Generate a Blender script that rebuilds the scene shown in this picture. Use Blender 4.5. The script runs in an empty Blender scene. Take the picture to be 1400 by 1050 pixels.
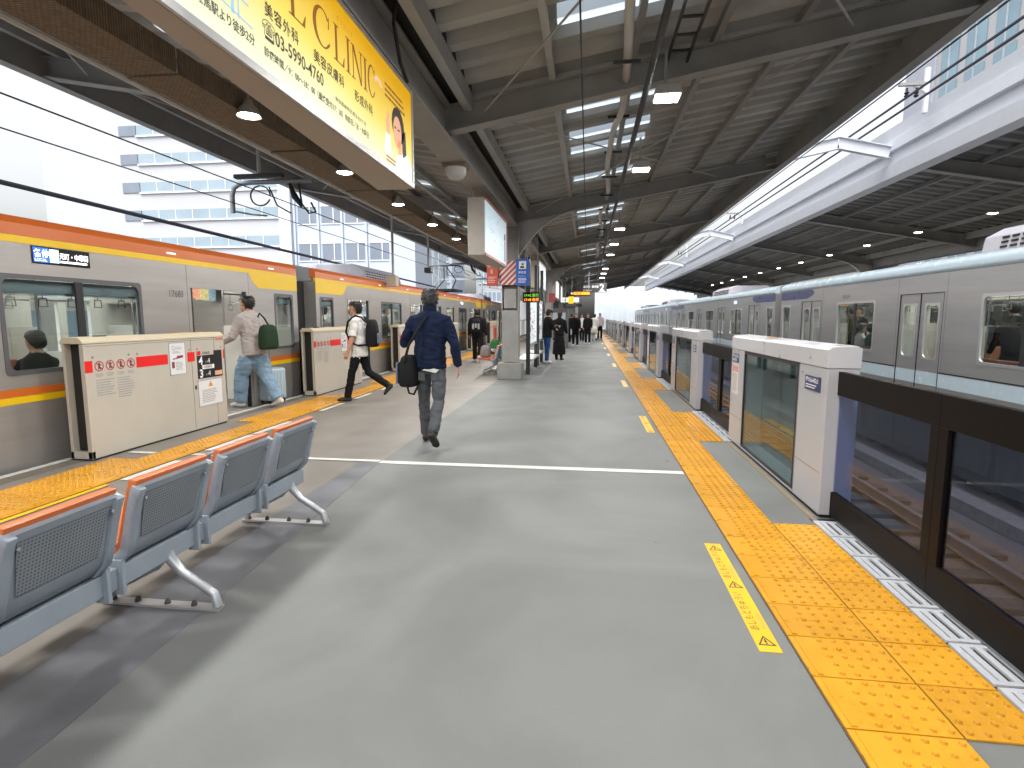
import bpy, bmesh, math, random
from mathutils import Vector, Matrix, kdtree, noise
random.seed(7)
R = math.radians
S = bpy.context.scene
C = S.collection

# ------------------------------------------------------------------ camera, sky, sun, exposure
cam = bpy.data.cameras.new('camera'); cam.sensor_width = 36; cam.lens = 762 / 1400 * 36
cam.clip_start = .05; cam.clip_end = 3000
co = bpy.data.objects.new('camera', cam); C.objects.link(co)
co.location = (0, 0, 1.49); co.rotation_euler = (math.pi / 2 - .1195, 0, .1345)
S.camera = co
W = bpy.data.worlds.new('World'); S.world = W; W.use_nodes = True
wn, wl = W.node_tree.nodes, W.node_tree.links
bg = wn['Background']
sky = wn.new('ShaderNodeTexSky'); sky.sky_type = 'NISHITA'; sky.sun_disc = False
sky.sun_elevation = R(60); sky.sun_rotation = R(200); sky.dust_density = 6; sky.air_density = 1.2; sky.ozone_density = 1
hs = wn.new('ShaderNodeHueSaturation'); hs.inputs['Saturation'].default_value = .2
wl.new(sky.outputs[0], hs.inputs['Color']); wl.new(hs.outputs[0], bg.inputs['Color'])
bg.inputs['Strength'].default_value = .15
sd = bpy.data.lights.new('sun', 'SUN'); sd.energy = .7; sd.angle = R(60); sd.color = (1, .96, .9)
so = bpy.data.objects.new('sun', sd); C.objects.link(so)
so.rotation_euler = (R(30), 0, R(-20))
S.view_settings.view_transform = 'Standard'; S.view_settings.look = 'None'
S.view_settings.exposure = 1.15; S.view_settings.gamma = 1
S.cycles.use_denoising = True
S.cycles.max_bounces = 8; S.cycles.diffuse_bounces = 4; S.cycles.glossy_bounces = 3
S.cycles.transparent_max_bounces = 16; S.cycles.sample_clamp_indirect = 6
S.cycles.caustics_reflective = False; S.cycles.caustics_refractive = False

# ------------------------------------------------------------------ materials
MATS = {}
def M(name, col, rough=.5, metal=0, var=.10, scale=5, bump=0, bscale=60, spec=.5, emit=0, ecol=None, rvar=.1, stretch=None, dirt=0, world=False, grain=0):
    if name in MATS: return MATS[name]
    m = bpy.data.materials.new(name); m.use_nodes = True; MATS[name] = m
    n, l = m.node_tree.nodes, m.node_tree.links
    p = n['Principled BSDF']
    tc = n.new('ShaderNodeTexCoord'); vec = tc.outputs['Object']
    if world: vec = n.new('ShaderNodeNewGeometry').outputs['Position']
    if stretch:
        mp = n.new('ShaderNodeMapping'); mp.inputs['Scale'].default_value = stretch; l.new(vec, mp.inputs[0]); vec = mp.outputs[0]
    nz = n.new('ShaderNodeTexNoise'); nz.inputs['Scale'].default_value = scale; nz.inputs['Detail'].default_value = 6
    nz.inputs['Roughness'].default_value = .6
    l.new(vec, nz.inputs['Vector'])
    mr = n.new('ShaderNodeMapRange'); mr.inputs[1].default_value = .25; mr.inputs[2].default_value = .75
    mr.inputs[3].default_value = 1 - var; mr.inputs[4].default_value = 1 + var
    l.new(nz.outputs['Fac'], mr.inputs[0])
    mx = n.new('ShaderNodeVectorMath'); mx.operation = 'SCALE'; mx.inputs[0].default_value = col[:3]
    l.new(mr.outputs[0], mx.inputs['Scale']); out = mx.outputs[0]
    if dirt:
        n2 = n.new('ShaderNodeTexNoise'); n2.inputs['Scale'].default_value = scale * .33; n2.inputs['Detail'].default_value = 5
        l.new(vec, n2.inputs['Vector'])
        r2 = n.new('ShaderNodeMapRange'); r2.inputs[1].default_value = .42; r2.inputs[2].default_value = .78; r2.inputs[3].default_value = 1; r2.inputs[4].default_value = 1 - dirt
        l.new(n2.outputs['Fac'], r2.inputs[0])
        m2 = n.new('ShaderNodeVectorMath'); m2.operation = 'SCALE'; l.new(out, m2.inputs[0]); l.new(r2.outputs[0], m2.inputs['Scale']); out = m2.outputs[0]
    if grain:
        gn = n.new('ShaderNodeTexNoise'); gn.inputs['Scale'].default_value = 260; gn.inputs['Detail'].default_value = 2; l.new(vec, gn.inputs['Vector'])
        gr = n.new('ShaderNodeMapRange'); gr.inputs[1].default_value = .3; gr.inputs[2].default_value = .7; gr.inputs[3].default_value = 1 - grain; gr.inputs[4].default_value = 1 + grain; l.new(gn.outputs['Fac'], gr.inputs[0])
        m3 = n.new('ShaderNodeVectorMath'); m3.operation = 'SCALE'; l.new(out, m3.inputs[0]); l.new(gr.outputs[0], m3.inputs['Scale']); out = m3.outputs[0]
    if world:
        oi = n.new('ShaderNodeObjectInfo'); orr = n.new('ShaderNodeMapRange'); orr.inputs[3].default_value = .88; orr.inputs[4].default_value = 1.08; l.new(oi.outputs['Random'], orr.inputs[0])
        m4 = n.new('ShaderNodeVectorMath'); m4.operation = 'SCALE'; l.new(out, m4.inputs[0]); l.new(orr.outputs[0], m4.inputs['Scale']); out = m4.outputs[0]
    l.new(out, p.inputs['Base Color'])
    rr = n.new('ShaderNodeMapRange'); rr.inputs[3].default_value = max(.02, rough - rvar); rr.inputs[4].default_value = min(1, rough + rvar)
    l.new(nz.outputs['Fac'], rr.inputs[0]); l.new(rr.outputs[0], p.inputs['Roughness'])
    p.inputs['Metallic'].default_value = metal; p.inputs['Specular IOR Level'].default_value = spec
    if bump:
        bz = n.new('ShaderNodeTexNoise'); bz.inputs['Scale'].default_value = bscale; bz.inputs['Detail'].default_value = 3
        l.new(vec, bz.inputs['Vector'])
        bp = n.new('ShaderNodeBump'); bp.inputs['Strength'].default_value = bump; bp.inputs['Distance'].default_value = .01
        l.new(bz.outputs['Fac'], bp.inputs['Height']); l.new(bp.outputs[0], p.inputs['Normal'])
    if emit:
        p.inputs['Emission Color'].default_value = (*(ecol or col)[:3], 1); p.inputs['Emission Strength'].default_value = emit
    return m

def G(name, tint=(.9, .95, .95), refl=1.0, rough=.02):
    if name in MATS: return MATS[name]
    m = bpy.data.materials.new(name); m.use_nodes = True; MATS[name] = m
    n, l = m.node_tree.nodes, m.node_tree.links
    n.remove(n['Principled BSDF'])
    t = n.new('ShaderNodeBsdfTransparent'); t.inputs[0].default_value = (*tint, 1)
    g = n.new('ShaderNodeBsdfGlossy'); g.inputs['Roughness'].default_value = rough
    ge = n.new('ShaderNodeNewGeometry'); dt = n.new('ShaderNodeVectorMath'); dt.operation = 'DOT_PRODUCT'
    l.new(ge.outputs['Normal'], dt.inputs[0]); l.new(ge.outputs['Incoming'], dt.inputs[1])
    ab = n.new('ShaderNodeMath'); ab.operation = 'ABSOLUTE'; l.new(dt.outputs['Value'], ab.inputs[0])
    om = n.new('ShaderNodeMath'); om.operation = 'SUBTRACT'; om.inputs[0].default_value = 1; l.new(ab.outputs[0], om.inputs[1])
    pw = n.new('ShaderNodeMath'); pw.operation = 'POWER'; pw.inputs[1].default_value = 4; l.new(om.outputs[0], pw.inputs[0])
    mu = n.new('ShaderNodeMath'); mu.operation = 'MULTIPLY_ADD'; mu.inputs[1].default_value = .8 * refl; mu.inputs[2].default_value = .05 * refl; mu.use_clamp = True
    l.new(pw.outputs[0], mu.inputs[0])
    mx = n.new('ShaderNodeMixShader'); l.new(mu.outputs[0], mx.inputs[0]); l.new(t.outputs[0], mx.inputs[1]); l.new(g.outputs[0], mx.inputs[2])
    l.new(mx.outputs[0], n['Material Output'].inputs[0])
    return m

def translucent(name, col):
    m = bpy.data.materials.new(name); m.use_nodes = True; MATS[name] = m
    n, l = m.node_tree.nodes, m.node_tree.links
    n.remove(n['Principled BSDF'])
    t = n.new('ShaderNodeBsdfTranslucent'); t.inputs[0].default_value = (*col, 1)
    d = n.new('ShaderNodeBsdfDiffuse'); d.inputs[0].default_value = (*col, 1)
    mx = n.new('ShaderNodeMixShader'); mx.inputs[0].default_value = .25
    l.new(t.outputs[0], mx.inputs[1]); l.new(d.outputs[0], mx.inputs[2]); l.new(mx.outputs[0], n['Material Output'].inputs[0])
    return m

FLOOR = M('floor_resin', (.172, .180, .175), .60, var=.08, scale=1.7, bump=.09, bscale=110, rvar=.14, dirt=.14, spec=.28, grain=.07)
FLOORW = M('floor_warm', (.205, .186, .163), .5, var=.10, scale=1.6, bump=.09, bscale=90, dirt=.2, grain=.09)
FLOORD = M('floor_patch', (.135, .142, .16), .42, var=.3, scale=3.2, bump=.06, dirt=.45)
YEL = M('tactile_yellow', (.64, .31, .020), .30, var=.08, scale=9, bump=.05, dirt=.10, world=True, grain=.05)
YELD = M('tactile_stud_shaded', (.54, .245, .012), .30, var=.12, scale=9, dirt=.10, world=True)  # darker stud sides: shading put into the colour so the studs stand out
YELP = M('sticker_yellow', (.85, .47, .01), .4, var=.05, dirt=.12)
BED = M('tile_bed', (.10, .06, .03), .8)
WHITEP = M('white_paint', (.62, .62, .58), .5, var=.1, dirt=.2)
BLACKP = M('black_print', (.02, .02, .02), .5)
GREYP = M('grey_print', (.32, .32, .33), .6)
BEIGE = M('gate_beige', (.47, .44, .38), .4, var=.05, scale=2, dirt=.10)
REDP = M('gate_red', (.68, .012, .012), .4, var=.04)
DARKS = M('dark_slot', (.012, .011, .01), .6)
SILV = M('gate_silver', (.44, .445, .475), .36, metal=.1, var=.05, scale=2, dirt=.10)
BLKF = M('door_black', (.007, .005, .004), .45, var=.15, scale=3, spec=.10)
GLASS = G('gate_glass', (.70, .80, .80), .9)
GLASSD = G('door_glass', (.60, .66, .82), .45)
TGLASS = G('train_glass', (.80, .85, .84), 1.0)
STEEL = M('canopy_steel', (.29, .29, .282), .55, var=.13, scale=3, bump=.05, bscale=40, dirt=.25)
def floor_marks(m):      # gum spots and scuffs with a shape of their own
    n, l = m.node_tree.nodes, m.node_tree.links; p = n['Principled BSDF']; tc = n.new('ShaderNodeTexCoord')
    v = n.new('ShaderNodeTexVoronoi'); v.inputs['Scale'].default_value = 1.6; l.new(tc.outputs['Object'], v.inputs['Vector'])
    wz = n.new('ShaderNodeTexWhiteNoise'); l.new(v.outputs['Color'], wz.inputs['Vector'])
    th = n.new('ShaderNodeMapRange'); th.inputs[1].default_value = .35; th.inputs[2].default_value = 1; th.inputs[3].default_value = .0; th.inputs[4].default_value = .045; l.new(wz.outputs['Value'], th.inputs[0])
    lt = n.new('ShaderNodeMath'); lt.operation = 'LESS_THAN'; l.new(v.outputs['Distance'], lt.inputs[0]); l.new(th.outputs[0], lt.inputs[1])
    sw = n.new('ShaderNodeTexNoise'); sw.inputs['Scale'].default_value = .75; sw.inputs['Detail'].default_value = 7; sw.inputs['Distortion'].default_value = 1.2; l.new(tc.outputs['Object'], sw.inputs['Vector'])
    sr = n.new('ShaderNodeMapRange'); sr.inputs[1].default_value = .35; sr.inputs[2].default_value = .7; sr.inputs[3].default_value = 1.07; sr.inputs[4].default_value = .80; l.new(sw.outputs['Fac'], sr.inputs[0])
    mr = n.new('ShaderNodeMapRange'); mr.inputs[3].default_value = 1; mr.inputs[4].default_value = .55; l.new(lt.outputs[0], mr.inputs[0])
    mm = n.new('ShaderNodeMath'); mm.operation = 'MULTIPLY'; l.new(sr.outputs[0], mm.inputs[0]); l.new(mr.outputs[0], mm.inputs[1])
    sc = n.new('ShaderNodeVectorMath'); sc.operation = 'SCALE'; old = p.inputs['Base Color'].links[0].from_socket; l.new(old, sc.inputs[0]); l.new(mm.outputs[0], sc.inputs['Scale']); l.new(sc.outputs[0], p.inputs['Base Color'])
for _m in (FLOOR, FLOORW, FLOORD): floor_marks(_m)
STEELL = M('canopy_steel_light', (.40, .402, .395), .55, var=.12, scale=3, dirt=.2)
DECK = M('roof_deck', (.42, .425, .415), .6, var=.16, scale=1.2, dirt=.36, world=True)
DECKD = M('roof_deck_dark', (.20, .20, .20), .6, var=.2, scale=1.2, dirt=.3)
GUT = M('gutter_recess_dark', (.015, .014, .013), .7)
SKYL = translucent('skylight_sheet', (.50, .57, .62))
RUST = M('duct_brown', (.20, .155, .105), .75, var=.35, scale=14, bump=.5, bscale=45, grain=.12)
def mesh_lines(m):
    n, l = m.node_tree.nodes, m.node_tree.links; p = n['Principled BSDF']; tc = n.new('ShaderNodeTexCoord')
    b = n.new('ShaderNodeTexBrick'); b.inputs['Scale'].default_value = 11; b.inputs['Color1'].default_value = (1, 1, 1, 1); b.inputs['Color2'].default_value = (.8, .8, .8, 1); b.inputs['Mortar'].default_value = (.42, .42, .42, 1); b.inputs['Mortar Size'].default_value = .045
    l.new(tc.outputs['Object'], b.inputs['Vector']); mx = n.new('ShaderNodeVectorMath'); mx.operation = 'MULTIPLY'; old = p.inputs['Base Color'].links[0].from_socket
    l.new(old, mx.inputs[0]); l.new(b.outputs['Color'], mx.inputs[1]); l.new(mx.outputs[0], p.inputs['Base Color'])
mesh_lines(RUST)
TSIL = M('train_silver', (.43, .41, .39), .34, metal=.55, var=.07, scale=3, stretch=(1, .3, 4), bump=.10, bscale=1.6, dirt=.12)
TSIL2 = M('train_silver_cool', (.40, .40, .405), .32, metal=.5, var=.07, scale=3, stretch=(1, .3, 4), bump=.10, bscale=1.6, dirt=.12)
TORG = M('train_orange', (.58, .135, .02), .35, var=.04)
TYEL = M('train_yellow', (.80, .52, .01), .35, var=.04)
TBLUE = M('train_blue', (.02, .035, .16), .3, var=.05)
TPALE = M('train_pale', (.50, .62, .70), .25, var=.04)
TROOF = M('train_roof', (.30, .31, .33), .5, var=.1)
TDARK = M('train_underframe', (.03, .03, .033), .7, var=.3)
RUB = M('rubber', (.015, .015, .016), .6)
INTW = M('train_lining', (.66, .65, .60), .5, var=.03)
INTF = M('train_floor', (.22, .21, .2), .5)
INTS = M('train_seat', (.28, .10, .06), .8, var=.2, scale=30)
CHROME = M('chrome', (.75, .75, .75), .15, metal=1, var=.02)
TLIGHT = M('train_light', (1, 1, 1), .5, emit=8, ecol=(1, .97, .9))
LAMP = M('lamp_lens', (1, 1, 1), .4, emit=18, ecol=(1, .95, .85))
LAMPH = M('lamp_housing', (.40, .39, .37), .4, metal=.3)
CONC = M('concrete', (.28, .28, .27), .8, var=.15, scale=8, bump=.2, dirt=.2)
BALL = M('ballast', (.13, .095, .075), .9, var=.45, scale=40, bump=.8, bscale=50)
RAIL = M('rail_steel', (.30, .26, .23), .35, metal=.8, var=.2)
CONCD = M('viaduct_concrete', (.22, .22, .22), .85, var=.2, scale=2)
BENCH = M('bench_grey', (.30, .345, .40), .42, metal=.2, var=.08, scale=7, dirt=.12)
ORANGE = M('bench_orange', (.52, .13, .03), .45, var=.06)
PLATE = M('sill_plate', (.62, .65, .70), .35, metal=.3, var=.08)
BOARD = M('board_beige', (.42, .36, .29), .5, var=.04)
ALU = M('aluminium', (.55, .55, .56), .35, metal=.7, var=.05)
WHITEB = M('white_wall', (.80, .80, .82), .6, var=.04)
CONDK = M('conduit_dark', (.02, .022, .026), .5)
WIRE = M('wire_dark', (.03, .03, .05), .6)
FASC = M('fascia_white', (.60, .63, .69), .45, var=.05)

# ------------------------------------------------------------------ mesh helpers
TS = bpy.data.scenes.new('workbench_scene')
def evaluate(o):
    TS.collection.objects.link(o); vl = TS.view_layers[0]; vl.update()
    return bpy.data.meshes.new_from_object(o.evaluated_get(vl.depsgraph))
class MB:
    def __init__(s): s.v = []; s.f = []
    def add(s, vs, fs):
        o = len(s.v); s.v += [tuple(p) for p in vs]; s.f += [tuple(i + o for i in f) for f in fs]; return s
    def box(s, x0, y0, z0, x1, y1, z1):
        return s.add([(x0, y0, z0), (x1, y0, z0), (x1, y1, z0), (x0, y1, z0), (x0, y0, z1), (x1, y0, z1), (x1, y1, z1), (x0, y1, z1)],
                     [(0, 3, 2, 1), (4, 5, 6, 7), (0, 1, 5, 4), (1, 2, 6, 5), (2, 3, 7, 6), (3, 0, 4, 7)])
    def prism(s, pts, ax, a, b):
        def P(p, t): return (t, p[0], p[1]) if ax == 'x' else (p[0], t, p[1]) if ax == 'y' else (p[0], p[1], t)
        n = len(pts)
        return s.add([P(p, a) for p in pts] + [P(p, b) for p in pts],
                     [tuple(range(n))[::-1], tuple(range(n, 2 * n))] + [(i, (i + 1) % n, n + (i + 1) % n, n + i) for i in range(n)])
    def beam(s, p0, p1, w, h, up=(0, 0, 1)):
        p0, p1 = Vector(p0), Vector(p1); d = (p1 - p0).normalized(); u = Vector(up)
        if abs(d.dot(u)) > .98: u = Vector((1, 0, 0))
        a = d.cross(u).normalized() * w / 2; b = a.cross(d).normalized() * h / 2
        vs = [p + sa * a + sb * b for p in (p0, p1) for sa, sb in ((-1, -1), (1, -1), (1, 1), (-1, 1))]
        return s.add(vs, [(0, 3, 2, 1), (4, 5, 6, 7), (0, 1, 5, 4), (1, 2, 6, 5), (2, 3, 7, 6), (3, 0, 4, 7)])
    def loft(s, rings, cap=True):
        n = len(rings[0]); vs = [p for r in rings for p in r]; fs = []
        for k in range(len(rings) - 1):
            for i in range(n):
                j = (i + 1) % n; fs.append((k * n + i, k * n + j, (k + 1) * n + j, (k + 1) * n + i))
        if cap: fs += [tuple(range(n))[::-1], tuple(range((len(rings) - 1) * n, len(rings) * n))]
        return s.add(vs, fs)
    def tube(s, pts, r, n=8):
        pts = [Vector(p) for p in pts]; rr = r if isinstance(r, (list, tuple)) else [r] * len(pts); rings = []
        d0 = (pts[1] - pts[0]).normalized(); ref = Vector((0, 0, 1)) if abs(d0.z) < .9 else Vector((1, 0, 0))
        a = d0.cross(ref).normalized()
        for i, p in enumerate(pts):
            d = (pts[min(i + 1, len(pts) - 1)] - pts[max(i - 1, 0)]).normalized()
            a = (a - d * a.dot(d)).normalized(); b = d.cross(a)
            rings.append([p + (a * math.cos(2 * math.pi * k / n) + b * math.sin(2 * math.pi * k / n)) * rr[i] for k in range(n)])
        return s.loft(rings)
    def lathe(s, prof, c=(0, 0, 0), n=16):
        return s.loft([[(c[0] + r * math.cos(2 * math.pi * k / n), c[1] + r * math.sin(2 * math.pi * k / n), c[2] + z) for k in range(n)] for r, z in prof])
    def ball(s, c, rx, ry, rz, n=12, m=8):
        return s.loft([[(c[0] + rx * math.sin(t) * math.cos(2 * math.pi * k / n), c[1] + ry * math.sin(t) * math.sin(2 * math.pi * k / n), c[2] - rz * math.cos(t)) for k in range(n)]
                       for t in [math.pi * (.02 + .96 * i / m) for i in range(m + 1)]])
    def mesh(s, name, mat, smooth=0, bevel=0):
        me = bpy.data.meshes.new(name); me.from_pydata(s.v, [], s.f)
        bm = bmesh.new(); bm.from_mesh(me); bmesh.ops.recalc_face_normals(bm, faces=bm.faces)
        if bevel:
            es = [e for e in bm.edges if len(e.link_faces) == 2 and e.calc_face_angle(0) > .6]
            bmesh.ops.bevel(bm, geom=es, offset=bevel, segments=2, affect='EDGES', profile=.5)
        bm.to_mesh(me); bm.free()
        if smooth:
            for p in me.polygons: p.use_smooth = True
            me.set_sharp_from_angle(angle=R(smooth))
        me.materials.append(mat)
        return me
    def build(s, name, mat, parent=None, smooth=0, bevel=0, loc=None):
        return link(name, s.mesh(name, mat, smooth, bevel), parent, loc)

def link(name, me, parent=None, loc=None, rz=None):
    o = bpy.data.objects.new(name, me); C.objects.link(o)
    if parent: o.parent = parent
    if loc is not None: o.location = loc
    if rz is not None: o.rotation_euler = (0, 0, rz)
    return o
def tag(o, label=None, cat=None, group=None, kind=None):
    if label: o['label'] = label
    if cat: o['category'] = cat
    if group: o['group'] = group
    if kind: o['kind'] = kind
    return o
def thing(name, label, cat, loc=(0, 0, 0), rz=0, group=None):
    o = link(name, None, None, loc, rz); o.empty_display_size = .2
    return tag(o, label, cat, group)
def copy_tree(o, parent=None):
    c = o.copy(); C.objects.link(c); c.parent = parent
    for ch in list(o.children): copy_tree(ch, c)
    return c
ORD = ['nearest', 'second', 'third', 'fourth', 'fifth', 'sixth', 'seventh', 'eighth', 'ninth', 'tenth', 'eleventh', 'twelfth', 'thirteenth', 'fourteenth', 'fifteenth', 'sixteenth']

class Fr:                                     # a flat frame: origin, reading direction u, up v
    def __init__(s, o, u, v): s.o, s.u, s.v = Vector(o), Vector(u), Vector(v); s.n = s.u.cross(s.v)
    def p(s, a, b, c=0): return s.o + s.u * a + s.v * b + s.n * c
def panel(name, mat, parent, F, a0, b0, a1, b1, c0=0, c1=.003, bevel=0):
    m = MB(); q = [(a0, b0), (a1, b0), (a1, b1), (a0, b1)]
    m.add([F.p(a, b, c0) for a, b in q] + [F.p(a, b, c1) for a, b in q], [(3, 2, 1, 0), (4, 5, 6, 7), (0, 1, 5, 4), (1, 2, 6, 5), (2, 3, 7, 6), (3, 0, 4, 7)])
    return m.build(name, mat, parent, bevel=bevel)
def fpoly(name, mat, parent, F, polys, c0=.003, c1=.0045):
    m = MB()
    for pts in polys:
        n = len(pts)
        m.add([F.p(a, b, c0) for a, b in pts] + [F.p(a, b, c1) for a, b in pts],
              [tuple(range(n))[::-1], tuple(range(n, 2 * n))] + [(i, (i + 1) % n, n + (i + 1) % n, n + i) for i in range(n)])
    return m.build(name, mat, parent)
def text(body, size, mat, parent, F, a, b, c=.004, align='LEFT', bold=0, xs=1, space=1, name='lettering', rot=0):
    cu = bpy.data.curves.new('t', 'FONT'); cu.body = body; cu.size = size; cu.align_x = align; cu.offset = bold
    cu.resolution_u = 2; cu.space_character = space
    o = bpy.data.objects.new('t', cu); me = evaluate(o)
    bpy.data.objects.remove(o); bpy.data.curves.remove(cu)
    cr, sr = math.cos(rot), math.sin(rot)
    for v in me.vertices:
        x, y = v.co.x * xs, v.co.y
        v.co = F.p(a + x * cr - y * sr, b + x * sr + y * cr, c)
    me.materials.clear(); me.materials.append(mat); me.name = name
    return link(name, me, parent)
def lines(F, a0, b0, a1, b1, n, fill=.45, jitter=.3):   # rows of unreadably small print
    out = []; h = (b1 - b0) / n
    for i in range(n):
        b = b1 - (i + .5) * h; e = a1 - (a1 - a0) * jitter * random.random(); x = a0
        while x < e - .004:
            w = min(e - x, (a1 - a0) * random.uniform(.06, .22)); out.append([(x, b - h * fill / 2), (x + w, b - h * fill / 2), (x + w, b + h * fill / 2), (x, b + h * fill / 2)]); x += w + (a1 - a0) * .02
    return out
def rrect(y0, z0, y1, z1, r, n=4):
    out = []
    for cy, cz, t0 in ((y1 - r, z1 - r, 0), (y0 + r, z1 - r, 90), (y0 + r, z0 + r, 180), (y1 - r, z0 + r, 270)):
        for k in range(n + 1):
            t = R(t0 + 90 * k / n); out.append((cy + r * math.cos(t), cz + r * math.sin(t)))
    return out
def ring(m, y0, z0, y1, z1, r, w, x0, x1):            # rounded frame in the yz plane whose outer edge is a plain rectangle grown by w
    a = rrect(y0, z0, y1, z1, r); b = rrect(y0 - w, z0 - w, y1 + w, z1 + w, min(r * .6, w)); n = len(a)
    vs = [(x0, *p) for p in a] + [(x0, *p) for p in b] + [(x1, *p) for p in a] + [(x1, *p) for p in b]; fs = []
    for i in range(n):
        j = (i + 1) % n
        fs += [(i, j, n + j, n + i), (2 * n + i, 3 * n + i, 3 * n + j, 2 * n + j), (i, 2 * n + i, 2 * n + j, j), (n + i, n + j, 3 * n + j, 3 * n + i)]
    return m.add(vs, fs)
def wall_with_holes(m, x0, x1, ya, yb, za, zb, holes):
    ys = sorted({ya, yb, *[h[0] for h in holes], *[h[1] for h in holes]}); zs = sorted({za, zb, *[h[2] for h in holes], *[h[3] for h in holes]})
    ys = [y for y in ys if ya <= y <= yb]; zs = [z for z in zs if za <= z <= zb]
    for i in range(len(ys) - 1):
        k = 0
        while k < len(zs) - 1:
            yc = (ys[i] + ys[i + 1]) / 2
            solid = lambda q: not any(h[0] < yc < h[1] and h[2] < (zs[q] + zs[q + 1]) / 2 < h[3] for h in holes)
            if not solid(k): k += 1; continue
            e = k
            while e < len(zs) - 1 and solid(e): e += 1
            m.box(x0, ys[i], zs[k], x1, ys[i + 1], zs[e]); k = e
    return m

# ------------------------------------------------------------------ the setting: ground, viaduct, tracks, platforms
YN, YF = -6, 96
tag(MB().box(-600, -300, -7.4, 600, 1500, -7.2).build('ground', M('city_ground', (.16, .16, .16), .9, var=.3, scale=.05)), kind='structure')
tag(MB().box(-10.6, -20, -2.0, 20, YF + 20, -1.35).build('viaduct_deck', CONCD), kind='structure')
for n, a, b in (('track_bed', 2.35, 8.7), ('track_bed', -9.6, -5.75)):
    tag(MB().box(a, -20, -1.35, b, YF + 20, -1.18).build(n, BALL), kind='structure')
def track(cx, label):
    t = thing('railway_track', label, 'track', (cx, 0, -1.18))
    for s in (-1, 1):
        m = MB(); m.box(s * .534 - .06, -20, .06, s * .534 + .06, YF + 20, .075); m.box(s * .534 - .01, -20, .075, s * .534 + .01, YF + 20, .17); m.box(s * .534 - .033, -20, .17, s * .534 + .033, YF + 20, .205)
        m.build('rail', RAIL, t)
    sl = MB().box(-1.0, 0, -.04, 1.0, .22, .055).mesh('sleeper', M('sleeper_dark', (.065, .052, .042), .9, var=.3, scale=12))
    for k in range(75): link('sleeper', sl, t, (0, -4 + .62 * k, 0))
track(3.62, 'empty railway track between the right gates and the silver train'); track(7.1, 'railway track under the silver train on the right'); track(-6.88, 'railway track under the orange topped train')
tag(MB().box(5.1, -20, -1.17, 5.4, YF + 20, -1.0).build('cable_trough', M('trough', (.19, .16, .13), .9, var=.3, scale=10)), 'concrete cable trough between the two right hand tracks', 'trough')
plat = tag(MB().box(-5.42, YN, -1.3, 2.06, YF, 0).build('platform_floor', FLOORW), kind='structure')
opp = tag(MB().box(8.75, YN, -1.3, 16, YF, 0).build('opposite_platform', FLOORW), kind='structure')
MB().box(-2.1, YN, .0005, .94, YF, .004).build('floor_coating', FLOOR, plat)
MB().box(1.345, YN, .0005, 2.05, YF, .0036).build('edge_coating', FLOOR, plat)
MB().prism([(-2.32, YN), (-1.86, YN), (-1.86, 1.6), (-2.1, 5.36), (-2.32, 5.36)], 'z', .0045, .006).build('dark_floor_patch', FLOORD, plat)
m = MB(); m.box(-5.0, 5.385, .005, -4.70, 5.455, .0085); m.box(-4.24, 5.385, .005, -2.12, 5.45, .0085); m.build('painted_line', WHITEP, plat)
MB().box(-2.1, 5.33, .0062, .93, 5.43, .0085).build('painted_line', WHITEP, plat)
m = MB()
for y in (5.6, 6.45, 8.3, 9.6, 10.9, 12.4, 14, 16): m.box(-4.24, y, .005, -4.16, y + (.9 if y < 8 else .8), .0085)
m.box(-4.24, 4.45, .005, -4.16, 5.15, .0085)
m.build('painted_dash', WHITEP, plat)
m = MB(); m.box(-4.25, 1.5, .005, -4.20, 4.3, .0085); m.build('painted_line', YELP, plat)
m = MB(); m.box(-5.42, YN, .0, -5.36, YF, .012); m.build('platform_edge_strip', WHITEP, plat)
m = MB(); [m.box(-5.34 + .045 * i, YN, .0, -5.315 + .045 * i, YF, .008) for i in range(4)]; m.build('edge_groove_strip', M('edge_rubber', (.16, .14, .11), .8), plat)

# tactile tiles: dots and bar are real relief
def tile_mesh(w, l, bar, side):
    m = MB(); g = .004; m.box(g, g, 0, w - g, l - g, .007); x0 = 0
    if bar:
        if side > 0: m.box(.028, .012, .007, .05, l - .012, .012); x0 = .10
        else: m.box(w - .05, .012, .007, w - .028, l - .012, .012)
    for i in range(5):
        for j in range(5):
            cx = x0 + .03 + .06 * i; cy = .03 + .06 * j
            m.loft([[(cx + r * math.cos(t * math.pi / 3), cy + r * math.sin(t * math.pi / 3), z) for t in range(6)] for r, z in ((.0135, .0068), (.0085, .0155))])
    me = m.mesh('tactile_tile', YEL); me.materials.append(YELD)
    for pl in me.polygons:
        if pl.center.z > .0075 and abs(pl.normal.z) < .95 and pl.area < .0004: pl.material_index = 1
    return me
TA = tile_mesh(.4, .3, True, 1); TB = tile_mesh(.3, .3, False, 1); TAL = tile_mesh(.4, .3, True, -1)
PER = 4.82
MB().box(.943, YN, .0005, 1.348, YF, .0048).build('tile_bed', BED, plat)
MB().box(-4.672, YN, .0005, -4.268, YF, .0048).build('tile_bed', BED, plat)
far = MB()
for i in range(-3, 300):
    y = 2.0 + .3 * i
    if y < 15.5: link('tactile_tile', TA, plat, (.945, y, .005))
    else: far.box(.949, y, .005, 1.341, y + .292, .013)
for i in range(2, 310):
    y = 1.5 + .3 * i
    if y < 14: link('tactile_tile', TAL, plat, (-4.67, y, .005))
    else: far.box(-4.666, y, .005, -4.274, y + .292, .013)
for k in range(0, 18):
    for i in range(7):
        y = 2.0 + PER * k + .3 * i
        if k < 3: link('tactile_tile', TB, plat, (1.345, y, .005))
        else: far.box(1.349, y, .005, 1.641, y + .292, .013)
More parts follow.
